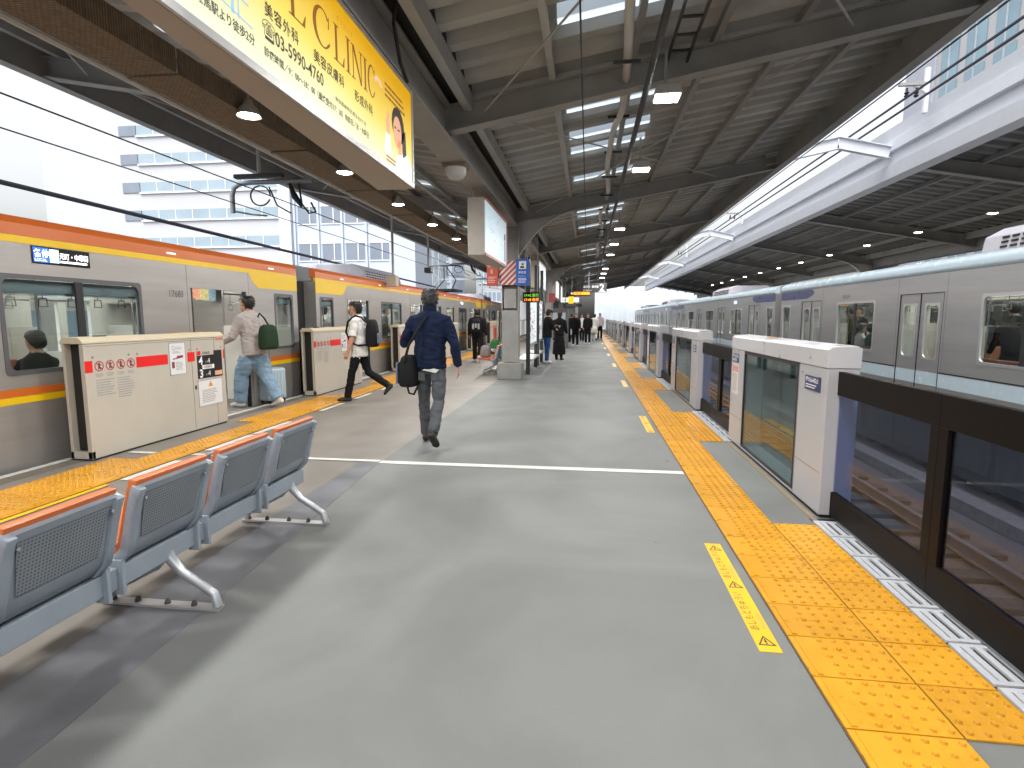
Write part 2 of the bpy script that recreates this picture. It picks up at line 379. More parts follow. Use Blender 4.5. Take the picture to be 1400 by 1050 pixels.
for k in range(-1, 18):
    for i in range(9):
        y = 7.26 + PER * k + .3 * i
        if y < .5 or i == 8 and False: continue
        if k < 2: link('tactile_tile', TB, plat, (-4.97, y, .005))
        else: far.box(-4.966, y, .005, -4.674, y + .292, .013)
tag(far.build('far_tactile_tiles', YEL, plat), kind='stuff')
# sill plates in the right openings
m = MB(); m.box(0, .004, 0, .18, .03, .012); m.box(0, .27, 0, .18, .296, .012)
for x in (0, .04, .095, .15): m.box(x, .03, 0, x + .03, .27, .012)
SP = m.mesh('sill_plate', PLATE)
for k in range(0, 5):
    MB().box(1.648, 2.0 + PER * k, .003, 1.83, 4.25 + PER * k, .0055).build('sill_bed', DARKS, plat)
    for i in range(7):
        link('sill_plate', SP, plat, (1.65, 2.02 + PER * k + .31 * i, .005))
MB().box(1.66, YN, .0, 1.70, YF, .009).build('gate_base_strip', M('base_strip', (.22, .17, .11), .6), plat)
# floor stickers
for k in range(7):
    F = Fr((.785, 2.46 + PER * k, .0052), (0, 1, 0), (-1, 0, 0))
    st = tag(panel('floor_sticker', YELP, None, Fr((.785, 2.46 + PER * k, .0045), (0, 1, 0), (-1, 0, 0)), 0, -.10, 1.21, 0, 0, .002),
             'yellow caution sticker with hiragana lettering, %s along the right tactile strip' % ORD[k], 'sticker', 'caution stickers on the floor')
    if k < 2:
        F2 = Fr((.785, 2.46 + PER * k, .0045), (0, 1, 0), (-1, 0, 0))
        for a in (.05, .60, 1.10):
            t = [(a, -.09), (a + .08, -.05), (a, -.01)]
            c = (a + .027, -.05)
            inner = [(c[0] + (x - c[0]) * .72, c[1] + (y - c[1]) * .72) for x, y in t]
            fpoly('warning_triangle', BLACKP, st, F2, [[t[i], t[(i + 1) % 3], inner[(i + 1) % 3], inner[i]] for i in range(3)] + [[(a + .012, -.055), (a + .018, -.055), (a + .018, -.045), (a + .012, -.045)], [(a + .024, -.056), (a + .052, -.053), (a + .052, -.047), (a + .024, -.044)]], .002, .0028)
        for a in (.17, .71):
            text('あしもとちゅうい', .052, BLACKP, st, F2, a, -.052, .0026, xs=.92)
            text('Watch Your Step', .02, GREYP, st, F2, a + .02, -.085, .0026)

# ------------------------------------------------------------------ platform gates, left (beige, open)
def left_gate(k):
    lab = ['beige platform gate nearest the bench, with black queue signs and a poster', 'second beige platform gate, behind the person in the white shirt',
           'third beige platform gate, seen past the left shoulder of the man in navy', 'fourth beige platform gate, left of the walker in black', 'fifth beige platform gate, right of the walker in black',
           'sixth beige platform gate along the orange topped train', 'seventh beige platform gate along the orange topped train', 'eighth and farthest beige platform gate by the orange topped train'][k]
    y0 = 5.02 + PER * k; L = 2.21
    g = thing('platform_gate', lab, 'platform gate', (-5.07, y0, 0), 0, 'beige platform gates')
    m = MB(); m.box(-.05, 0, .02, 0, L, 1.215); m.box(-.25, 0, .02, -.215, L, 1.215); m.box(-.215, .02, .02, -.05, .05, .10); m.box(-.215, L - .05, .02, -.05, L - .02, 1.2); m.box(-.25, .0, .0205, 0, .04, .10)
    m.build('housing', BEIGE, g, bevel=.004)
    MB().box(-.214, .07, .1, -.051, .09, 1.21).build('door_slot', DARKS, g)
    MB().prism([(-.262, 1.218), (.006, 1.218), (.006, 1.235), (-.05, 1.285), (-.215, 1.285), (-.262, 1.24)], 'y', -.01, L + .01).build('top_cap', M('gate_cap', (.58, .51, .37), .35, var=.03), g, bevel=.003)
    MB().box(-.24, .01, 0, -.01, L - .01, .0195).build('base', DARKS, g)
    MB().box(-.05, .25, 1.2855, -.13, .34, 1.295).build('sensor', RUB, g)
    MB().box(-.19, 1.35, 1.2855, -.08, 2.0, 1.289).build('top_sticker', M('cap_orange', (.75, .38, .05), .4), g)
    F = Fr((0, 0, 0), (0, 1, 0), (0, 0, 1))
    for a0, a1 in ((0.0, .09), (.66, 1.14), (1.48, 1.61), (2.18, 2.208)): panel('red_stripe', REDP, g, F, a0, .92, a1, 1.04, .0005, .002)
    if k > 2: panel('red_panel', M('door_red', (.42, .05, .035), .4), g, F, .8, .10, 1.9, .9, .0005, .002)
    for a in (.10, .56, .68, 1.52, 1.66, 2.14):
        MB().prism([(a + .012 * math.cos(t), 1.075 + .012 * math.sin(t)) for t in [i * math.pi / 4 for i in range(8)]], 'x', .0005, .005).build('bolt', M('bolt', (.25, .22, .18), .4), g)
    m = MB()
    for a in (1.55, 2.0): m.box(.0003, a, .03, .0012, a + .006, 1.21)
    m.box(.0003, .01, 1.19, .0012, L - .01, 1.194); tag(m.build('panel_seam', M('seam', (.14, .12, .10), .7), g), kind='stuff')
    MB().box(.0005, 1.585, .55, .006, 1.61, .60).build('lock', RUB, g)
    if k < 2:
        for i in range(4):      # prohibition roundels with a small figure
            cx, cz = .17 + .137 * i, .98; o = []
            for t in range(16):
                a, b = 2 * math.pi * t / 16, 2 * math.pi * (t + 1) / 16
                o.append([(cx + .055 * math.cos(a), cz + .055 * math.sin(a)), (cx + .055 * math.cos(b), cz + .055 * math.sin(b)), (cx + .046 * math.cos(b), cz + .046 * math.sin(b)), (cx + .046 * math.cos(a), cz + .046 * math.sin(a))])
            o.append([(cx - .038, cz + .03), (cx - .03, cz + .038), (cx + .038, cz - .03), (cx + .03, cz - .038)])
            fpoly('roundel', M('roundel_red', (.45, .04, .05), .5), g, F, o, .0005, .0025)
            fg = [[(cx - .008, cz + .022), (cx + .008, cz + .022), (cx + .008, cz + .037), (cx - .008, cz + .037)], [(cx - .012, cz - .01), (cx + .012, cz - .01), (cx + .01, cz + .02), (cx - .01, cz + .02)],
                  [(cx - .014, cz - .035), (cx - .005, cz - .035), (cx, cz - .01), (cx - .01, cz - .01)], [(cx + .008, cz - .035), (cx + .017, cz - .033), (cx + .01, cz - .01), (cx, cz - .01)], [(cx + .008, cz + .012), (cx + .026, cz + .002 + .012 * (i % 2)), (cx + .026, cz + .01 + .012 * (i % 2)), (cx + .008, cz + .02)]]
            fpoly('figure', BLACKP, g, F, fg, .0005, .0018)
            fpoly('small_print', GREYP, g, F, lines(F, cx - .05, .865, cx + .05, .905, 3), .0005, .0015)
        fpoly('small_print', GREYP, g, F, lines(F, .12, .66, .36, .845, 7) + lines(F, .39, .61, .62, .845, 9), .0005, .0015)
        p = panel('poster', M('poster_white', (.66, .66, .68), .4, var=.02), g, F, 1.17, .78, 1.44, 1.17, .0005, .003)
        fpoly('poster_frame', GREYP, g, F, [[(1.165, .775), (1.445, .775), (1.445, .782), (1.165, .782)], [(1.165, 1.168), (1.445, 1.168), (1.445, 1.175), (1.165, 1.175)], [(1.165, .775), (1.172, .775), (1.172, 1.175), (1.165, 1.175)], [(1.438, .775), (1.445, .775), (1.445, 1.175), (1.438, 1.175)]], .0005, .0045)
        text('Qoler', .075, GREYP, g, F, 1.205, 1.085, .004)
        MAR = M('print_maroon', (.20, .03, .05), .5)
        fpoly('poster_print', MAR, g, F, [[(1.22, .965), (1.40, .985), (1.395, 1.015), (1.30, 1.01), (1.28, .985), (1.22, .98)], [(1.20, .86), (1.245, .86), (1.245, .94), (1.20, .94)]], .003, .004)
        fpoly('small_print', GREYP, g, F, lines(F, 1.265, .83, 1.40, .94, 6) + lines(F, 1.22, 1.04, 1.38, 1.07, 2), .003, .004)
    if k == 0:
        panel('queue_sign', M('sign_black', (.012, .012, .013), .35), g, F, 1.65, .68, 2.15, 1.04, .0005, .003)
        panel('queue_sign_inset', BEIGE, g, F, 1.651, .985, 1.98, 1.041, .003, .0035)
        for b, c in ((.995, '4'), (0, '')): pass
        WP = M('white_print', (.75, .75, .75), .5)
        text('4', .15, WP, g, F, 1.68, .865, .0045, bold=.004); text('4', .10, WP, g, F, 1.85, .875, .0045); text('ドア', .035, WP, g, F, 1.80, .88, .0045)
        text('3', .15, WP, g, F, 1.68, .695, .0045, bold=.004); text('4', .10, WP, g, F, 1.85, .705, .0045); text('ドア', .035, WP, g, F, 1.80, .71, .0045)
        panel('queue_label', WP, g, F, 1.74, .80, 1.98, .855, .003, .004); text('10両編成', .045, BLACKP, g, F, 1.755, .813, .0055)
        panel('queue_label', REDP, g, F, 1.655, .99, 1.72, 1.045, .0036, .0045); text('8両編成', .042, BLACKP, g, F, 1.755, 1.0, .0055)
        panel('queue_label', M('label_orange', (.7, .35, .2), .5), g, F, 1.99, .70, 2.14, .76, .003, .004)
        panel('notice', M('poster_white', (.66, .66, .68), .4), g, F, 1.645, .31, 2.12, .65, .0005, .003)
        fpoly('notice_frame', GREYP, g, F, [[(1.64, .305), (2.125, .305), (2.125, .312), (1.64, .312)], [(1.64, .648), (2.125, .648), (2.125, .655), (1.64, .655)], [(1.64, .305), (1.647, .305), (1.647, .655), (1.64, .655)], [(2.118, .305), (2.125, .305), (2.125, .655), (2.118, .655)]], .0005, .0045)
        fpoly('warning_triangle', M('warn_amber', (.65, .32, .02), .5), g, F, [[(1.84, .56), (1.93, .56), (1.885, .635)]], .003, .004)
        text('!', .05, BLACKP, g, F, 1.879, .567, .0048)
        fpoly('small_print', GREYP, g, F, lines(F, 1.71, .35, 2.03, .53, 8), .003, .004)
        panel('corner_label', M('label_red2', (.6, .12, .08), .5), g, F, 2.04, 1.175, 2.19, 1.2, .0005, .002)
for k in range(8): left_gate(k)

# ------------------------------------------------------------------ platform gates, right (silver, black glazed leaves)
HL = 2.70
def right_gate(k):
    o = 'nearest' if k == 0 else ORD[k]
    lab = 'black framed glass door leaf and silver gate housing at the right edge of the photo' if k < 0 else '%s silver gate housing with a glass window along the right platform edge' % o
    y0 = 4.27 + PER * k
    g = thing('platform_door_gate', lab, 'platform gate', (1.72, y0, 0), 0, 'silver platform gates')
    m = MB()
    m.box(0, 0, .03, .22, .55, 1.12); m.box(0, 2.16, .03, .22, HL, 1.12); m.box(0, .55, .03, .22, 2.16, .055)
    m.build('housing', SILV, g, bevel=.006)
    MB().prism([(-.004, 1.122), (.224, 1.122), (.224, 1.265), (.19, 1.285), (.02, 1.275), (-.004, 1.255)], 'y', -.004, HL + .004).build('top_cover', M('gate_top', (.52, .52, .55), .3, metal=.1, var=.03), g, bevel=.004)
    MB().box(.02, .02, 0, .2, HL - .02, .028).build('base', DARKS, g)
    for x in (.008, .20): MB().box(x, .553, .06, x + .008, 2.157, 1.118).build('housing_glass', GLASS, g)
    m = MB(); m.box(-.002, .551, .056, .012, .58, 1.119); m.box(-.002, 2.13, .056, .012, 2.159, 1.119); m.box(-.002, .58, 1.09, .012, 2.13, 1.119); m.box(-.002, .58, .056, .012, 2.13, .075)
    m.build('glass_gasket', RUB, g)
    F = Fr((0, 0, 0), (0, -1, 0), (0, 0, 1)); F = Fr((-.0005, HL, 0), (0, -1, 0), (0, 0, 1))
    NAV = M('label_navy', (.02, .03, .13), .4); WP = M('white_print', (.75, .75, .75), .5)
    for a0, w, b0, h in ((HL - .40, .30, .93, .11), (.06, .26, .97, .10)):
        panel('info_label', NAV, g, F, a0, b0, a0 + w, b0 + h, .0005, .003)
        if k < 2:
            text('駆け込み禁止', .04, WP, g, F, a0 + .02, b0 + h * .58, .0042, bold=.001)
            fpoly('small_print', WP, g, F, lines(F, a0 + .02, b0 + .012, a0 + w - .03, b0 + h * .45, 2), .003, .004)
    panel('notice', M('notice_pale', (.62, .58, .57), .5), g, F, .07, .60, .34, .95, .0005, .003)
    if k < 3:
        fpoly('notice_print', M('notice_red', (.6, .2, .18), .5), g, F, [[(.09 + .06 * i, .86), (.135 + .06 * i, .86), (.135 + .06 * i, .93), (.09 + .06 * i, .93)] for i in range(4)], .003, .004)
        fpoly('small_print', GREYP, g, F, lines(F, .09, .63, .31, .84, 9), .003, .0038)
    m = MB()
    for a in (.53, HL - .56): m.box(-.0012, a, .04, -.0003, a + .005, 1.115)
    m.box(-.0012, .02, .34, -.0003, .53, .344); m.box(-.0012, HL - .53, .34, -.0003, HL - .02, .344)
    tag(m.build('panel_seam', M('seam_grey', (.16, .16, .17), .7), g), kind='stuff')
    for a, b in ((HL - .12, 1.05), (HL - .46, 1.055), (.14, 1.1), (.30, 1.1)):
        MB().lathe([(.011, 0), (.011, .006), (.006, .009)], (0, 0, 0), 8).build('bolt', CHROME, g).matrix_local = Matrix.Translation(F.p(a, b, 0)) @ Matrix.Rotation(-math.pi / 2, 4, 'Y')
    MB().box(.07, 1.55, 1.284, .15, 1.66, 1.29).build('indicator', M('cap_orange2', (.6, .38, .12), .4), g)
    for s, ya, yb in ((-1, -1.19, .35), (1, HL - .35, HL + .93)):           # one leaf slides out of each end
        m = MB(); t0, t1 = .075, .115
        m.box(t0, ya, .93, t1, yb, 1.10); m.box(t0, ya, .035, t1, yb, .21); m.box(t0, ya, .21, t1, ya + .075, .93); m.box(t0, yb - .075, .21, t1, yb, .93)
        lf = m.build('door_leaf', BLKF, g, bevel=.003)
        MB().box(t0 + .016, ya + .074, .209, t0 + .024, yb - .074, .931).build('leaf_glass', GLASSD, lf)
    return g
for k in range(-1, 11): right_gate(k)

# ------------------------------------------------------------------ trains
CARL = 18.95
def train_car(name, label, xf, d, y0, scheme, yaw=0, nlet='17683', full=True, group=None):
    L = CARL; root = thing(name, label, 'train car', (xf, y0, 0), yaw, group)
    left = scheme == 'left'; SK = TSIL if left else TSIL2; X = lambda a: d * a
    wz0, wz1 = (.93, 1.90) if left else (.80, 1.82); dw = .65
    doors = [2.2 + PER * k for k in range(4)]
    wins = [(2.2 + PER * (k + .5) - .86, 2.2 + PER * (k + .5) + .86, wz0, wz1) for k in range(3)] + [(.18, .80, wz0, wz1), (L - .80, L - .18, wz0, wz1)]
    holes = wins + [(c - dw, c + dw, .0, 1.90) for c in doors]
    m = MB(); wall_with_holes(m, X(0), X(.06), 0, L, -.12, 2.21, holes); m.build('side_wall', SK, root)
    fh = wins + [(c + s * .29 - .22, c + s * .29 + .22, .95, 1.72) for c in doors for s in (-1, 1)]
    m = MB(); wall_with_holes(m, X(2.74), X(2.80), 0, L, -.12, 2.21, fh); m.build('far_wall', INTW, root)
    [MB().box(X(.06), q, -.12, X(2.74), q + .06, 2.21).build('end_wall', SK, root) for q in (0, L - .06)]
    MB().box(X(.062), .062, -.12, X(2.738), L - .062, .0).build('floor', INTF, root)
    MB().box(X(.062), .062, 2.12, X(2.738), L - .062, 2.2).build('ceiling', INTW, root)
    MB().box(X(.1), .2, -1.0, X(2.7), L - .2, -.125).build('underframe', TDARK, root)
    for yc in (2.6, L - 2.6):
        for dy in (-1.05, 1.05):
            for xx in (.75, 1.95):
                MB().prism([(yc + dy + .43 * math.cos(t * math.pi / 8), -.55 + .43 * math.sin(t * math.pi / 8)) for t in range(16)], 'x', X(xx), X(xx + .12)).build('wheel', RAIL, root)
    # roof
    if left:
        prof = [(X(0.004), 2.212), (X(0.03), 2.40), (X(.10), 2.50)] ; MB().prism([(X(-.004), 2.285), (X(-.002), 2.40), (X(.05), 2.475), (X(.12), 2.475), (X(.12), 2.285)], 'y', 0, L).build('orange_band', TORG, root)
        MB().box(X(-.004), 0, 2.212, X(.05), L, 2.283).build('yellow_band', TYEL, root)
        for a in (0, L):
            q = (0, 1.5) if a == 0 else (L, L - 1.5); sg = 1 if a == 0 else -1
            MB().prism([(q[0], 1.98), (q[0] + sg * 1.28, 1.98), (q[0] + sg * 1.42, 2.06), (q[0] + sg * 1.55, 2.211), (q[0], 2.211)], 'x', X(-.003), X(.0)).build('yellow_patch', TYEL, root)
        MB().box(X(-.003), 0, .64, X(0), L, .71).build('lower_stripe', TYEL, root) if False else None
        for za, zb, mt in ((.64, .71, TYEL), (.712, .79, TORG)):
            edges = [0] + sum([[c - dw - .02, c + dw + .02] for c in doors], []) + [L]
            for i in range(0, len(edges), 2): MB().box(X(-.003), edges[i], za, X(.0), edges[i + 1], zb).build('side_stripe', mt, root)
    else:
        MB().prism([(X(-.01), 2.212), (X(-.03), 2.25), (X(.0), 2.36), (X(.08), 2.43), (X(.12), 2.43), (X(.12), 2.212)], 'y', 0, L).build('roof_edge', TPALE, root, smooth=50)
        for a, sg in ((0, 1), (L, -1)):
            MB().prism([(a, 1.97), (a + sg * 2.0, 1.97), (a + sg * 2.35, 2.05), (a + sg * 2.45, 2.12), (a + sg * 2.3, 2.20), (a, 2.20)], 'x', X(-.003), X(.0)).build('blue_patch', TBLUE, root)
        edges = [0] + sum([[c - dw - .02, c + dw + .02] for c in doors], []) + [L]
        for i in range(0, len(edges), 2):
            MB().box(X(-.003), edges[i], .34, X(0), edges[i + 1], .56).build('side_band', TPALE, root)
            MB().box(X(-.004), edges[i], .57, X(0), edges[i + 1], .59).build('side_line', RUB, root)
    h0 = 2.47 if left else 2.431
    arc = [(X(.08), h0 - .25)] + [(X(.08 + 2.64 * t), h0 + .17 * math.sin(math.pi * t)) for t in [i / 12 for i in range(13)]] + [(X(2.72), h0 - .25)]
    MB().prism(arc, 'y', .002, L - .002).build('roof', TROOF, root, smooth=40)
    for yc in ([L * .28] if left else [L * .5]):
        hw = 1.6 if left else 1.7
        ac = None if left and y0 < 0 else MB().prism([(X(.45), h0 + .02), (X(.5), h0 + .30), (X(.75), h0 + .44), (X(2.05), h0 + .44), (X(2.3), h0 + .30), (X(2.35), h0 + .02)], 'y', yc - hw, yc + hw).build('air_conditioner', M('ac_grey', (.52, .52, .58), .5), root, bevel=.02)
        if not ac: continue
        m = MB()
        for i in range(14):
            for j in range(3): m.box(X(.452 + .012 * j), yc - hw + .25 + .2 * i, h0 + .10 + .07 * j, X(.48 + .012 * j), yc - hw + .38 + .2 * i, h0 + .13 + .07 * j)
        tag(m.build('louvre', DARKS, ac), kind='stuff')
    # windows
    for i, (a, b, z0, z1) in enumerate(wins):
        m = MB(); ring(m, a + .035, z0 + .035, b - .035, z1 - .035, .08, .045, X(-.006), X(.03)); fr = m.build('window', M('window_frame', (.10, .10, .11), .4) if left else ALU, root, smooth=40)
        MB().box(X(.018), a + .003, z0 + .003, X(.024), b - .003, z1 - .003).build('pane', TGLASS, fr)
        if b - a > 1: MB().box(X(-.004), (a + b) / 2 - .045, z0 + .03, X(.016), (a + b) / 2 + .045, z1 - .03).build('mullion', RUB, fr)
        MB().box(X(2.765), a + .003, z0 + .003, X(2.77), b - .003, z1 - .003).build('far_pane', TGLASS, root)
        if left:   # roller blind box
            MB().box(X(.065), a, z1 - .16, X(.12), b, z1 - .05).build('blind', M('blind_grey', (.20, .24, .27), .6), fr)
    for c in doors:
        if left:
            [MB().box(X(-.002), q, 0, X(.058), q + .03, 1.9).build('door_edge', RUB, root) for q in (c - dw, c + dw - .03)]
            MB().box(X(-.03), c - dw, -.05, X(.058), c + dw, -.004).build('door_sill', ALU, root)
            m = MB(); m.box(X(.061), c + dw, .0, X(.075), c + dw + .05, 2.1); m.box(X(.061), c - dw - .05, .0, X(.075), c - dw, 2.1); m.build('door_post', CHROME, root)
        else:
            for s in (-1, 1):
                ya, yb = (c - dw + .012, c - .006) if s < 0 else (c + .006, c + dw - .012)
                m = MB(); wall_with_holes(m, X(.012), X(.045), ya, yb, -.02, 1.89, [(ya + .11, yb - .13 if s < 0 else yb - .11, .78, 1.72)]); lf = m.build('door_leaf', SK, root)
                hy = (ya + .11, yb - .13 if s < 0 else yb - .11)
                m = MB(); ring(m, hy[0] + .02, .80, hy[1] - .02, 1.70, .09, .03, X(.006), X(.03)); m.build('door_window_frame', ALU, lf, smooth=40)
                MB().box(X(.022), hy[0], .78, X(.027), hy[1], 1.72).build('door_pane', TGLASS, lf)
                MB().box(X(.013), ya, .34, X(.009), yb, .56).build('door_band', TPALE, lf)
            m = MB(); m.box(X(.0), c - .006, -.02, X(.04), c + .006, 1.89); m.box(X(-.001), c - dw, -.02, X(.03), c - dw + .012, 1.9); m.box(X(-.001), c + dw - .012, -.02, X(.03), c + dw, 1.9); m.box(X(-.001), c - dw, 1.888, X(.03), c + dw, 1.9)
            m.build('door_seal', RUB, root)
    for y in [i * PER + 2.2 + e for i in range(4) for e in (-.72, .72)]: MB().box(X(-.0015), y, -.11, X(.0), y + .008, 2.2).build('panel_joint', M('joint_grey', (.20, .19, .18), .6), root)
    if not left:
        rnd = random.Random(5); y = 4.2
        while y < L - 5:
            w = rnd.uniform(.7, 1.6); MB().box(X(-.0 + .12), y, -.85, X(.09), y + w, -.2 - rnd.uniform(0, .15)).build('equipment_box', M('equip_grey', (.05, .048, .05), .7, var=.3, scale=6), root, bevel=.015); y += w + rnd.uniform(.08, .3)
    # interior
    segs = [(.15, 1.45)] + [(2.2 + PER * k + .85, 2.2 + PER * (k + 1) - .85) for k in range(3)] + [(L - 1.45, L - .15)]
    for a, b in segs:
        for xa, xb, xc in ((.07, .55, .16), (2.73, 2.25, 2.64)):
            m = MB(); m.box(X(xa), a, .25, X(xb), b, .44); m.box(X(xa), a, .44, X(xc), b, .88); m.build('seat', INTS, root, bevel=.02)
            [MB().box(X(xa), q, .1, X(xb), q + .02, 1.35).build('seat_partition', INTW, root) for q in (a - .02, b)]
            MB().box(X(xa), a, 1.72, X(xb * .75 + xa * .25), b, 1.74).build('luggage_rack', CHROME, root)
            m = MB(); m.tube([(X(xb), a, .2), (X(xb), a, 2.12)], .017, 6); m.tube([(X(xb), b, .2), (X(xb), b, 2.12)], .017, 6); m.tube([(X(xb), (a + b) / 2, .44), (X(xb), (a + b) / 2, 2.12)], .015, 6); m.build('pole', CHROME, root, smooth=60)
            m = MB(); m.tube([(X(xb), a, 1.88), (X(xb), b, 1.88)], .014, 6)
            y = a + .2
            while y < b - .1:
                m.tube([(X(xb), y, 1.88), (X(xb), y, 1.70)], .008, 4); m.tube([(X(xb), y - .045, 1.70), (X(xb), y - .055, 1.61), (X(xb), y + .055, 1.61), (X(xb), y + .045, 1.70), (X(xb), y - .045, 1.70)], .009, 4); y += .36
            m.build('strap_rail', M('strap_grey', (.25, .25, .26), .5), root)
    for xx in (.75, 1.95):
        MB().box(X(xx), .5, 2.095, X(xx + .12), L - .5, 2.119).build('ceiling_light', TLIGHT, root)
    for c in doors:
        MB().box(X(2.68), c - .5, 1.76, X(2.738), c + .5, 2.05).build('door_header', INTW, root)
        for i in range(2): panel('screen', M('screen_blue', (.3, .5, .7), .3, emit=.6), root, Fr((X(2.675), c - .4 + .45 * i, 1.8), (0, 1, 0), (0, 0, 1)) if d < 0 else Fr((X(2.675), c + .4 - .45 * i, 1.8), (0, -1, 0), (0, 0, 1)), 0, 0, .36, .2)
        for i, cl in enumerate(((.62, .30, .2), (.75, .7, .3), (.3, .5, .65))):   # hanging adverts
            if full: MB().box(X(1.0 + .28 * i), c + .9 + .6 * i, 1.80, X(1.25 + .28 * i), c + .905 + .6 * i, 2.09).build('hanging_advert', M('advert_%d' % i, cl, .6, var=.4, scale=20), root)
    MB().box(X(.25), L, .0, X(2.55), L + .3, 2.2).build('gangway', RUB, root)
    MB().box(X(.25), -.3, .0, X(2.55), 0, 2.2).build('gangway', RUB, root)
    # number and display
    F = Fr((X(-.004), 0, 0), (0, 1, 0), (0, 0, 1)) if d < 0 else Fr((X(-.004), L, 0), (0, -1, 0), (0, 0, 1))
    if left:
        yd = L - 5.2
        panel('destination_display', M('display_black', (.01, .01, .012), .2), root, F, yd, 2.03, yd + .66, 2.205, 0, .004)
        panel('display_blue', M('display_blue', (.02, .10, .6), .4, emit=.7), root, F, yd + .012, 2.045, yd + .175, 2.192, .004, .005)
        WL = M('led_white', (.9, .9, .9), .5, emit=1.1)
        panel('display_badge', M('display_teal', (.45, .75, .8), .4, emit=.7), root, F, yd + .185, 2.05, yd + .29, 2.187, .004, .005)
        text('各停', .085, WL, root, F, yd + .015, 2.105, .0065, bold=.0015); text('LOCAL', .042, WL, root, F, yd + .02, 2.055, .0065)
        text('元町・中華街', .072, WL, root, F, yd + .295, 2.10, .0065, xs=.8, bold=.0012); fpoly('display_print', WL, root, F, [[(yd + .30, 2.058), (yd + .62, 2.058), (yd + .62, 2.078), (yd + .30, 2.078)]], .004, .0055)
        text(nlet, .13, M('number_grey', (.14, .13, .12), .5), root, F, L - 3.38, 1.76, .002, xs=.9)
    else:
        text(nlet, .12, M('number_grey', (.14, .13, .12), .5), root, F, 4.1, 1.90, .002)
        panel('destination_display', M('display_pale', (.4, .45, .8), .4, emit=.8), root, F, L - 4.95, 2.0, L - 4.5, 2.12, 0, .004)
    # white glints on the orange band, painted as small glowing plates
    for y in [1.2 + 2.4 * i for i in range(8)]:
        if left: MB().box(X(-.008), y, 2.325, X(.0), y + .16, 2.345).build('glint_mark', M('glint', (.9, .9, .85), .3, emit=.6), root)
    return root
train_car('train_car', 'nearest car of the orange topped train, with a lit destination display', -5.48, -1, 10.2 - CARL, 'left', .004, '17683', group='orange topped train')
train_car('train_car', 'second car of the orange topped train, behind the person in white', -5.49, -1, 10.82, 'left', .012, '17583', group='orange topped train')
train_car('train_car', 'third and farthest car of the orange topped train', -5.75, -1, 10.82 + CARL + .62, 'left', .035, '17483', False, group='orange topped train')
XR = 5.72
train_car('train_car', 'nearest car of the silver and blue train on the far track', XR, 1, 17.75 - CARL, 'right', 0, '05-114', group='silver and blue train')
train_car('train_car', 'second car of the silver and blue train on the far track', XR, 1, 18.3, 'right', 0, '05-214', group='silver and blue train')
train_car('train_car', 'third car of the silver and blue train on the far track', XR, 1, 18.3 + CARL + .55, 'right', 0, '05-314', False, group='silver and blue train')
train_car('train_car', 'fourth and farthest car of the silver and blue train', XR, 1, 18.3 + 2 * (CARL + .55), 'right', 0, '05-414', False, group='silver and blue train')

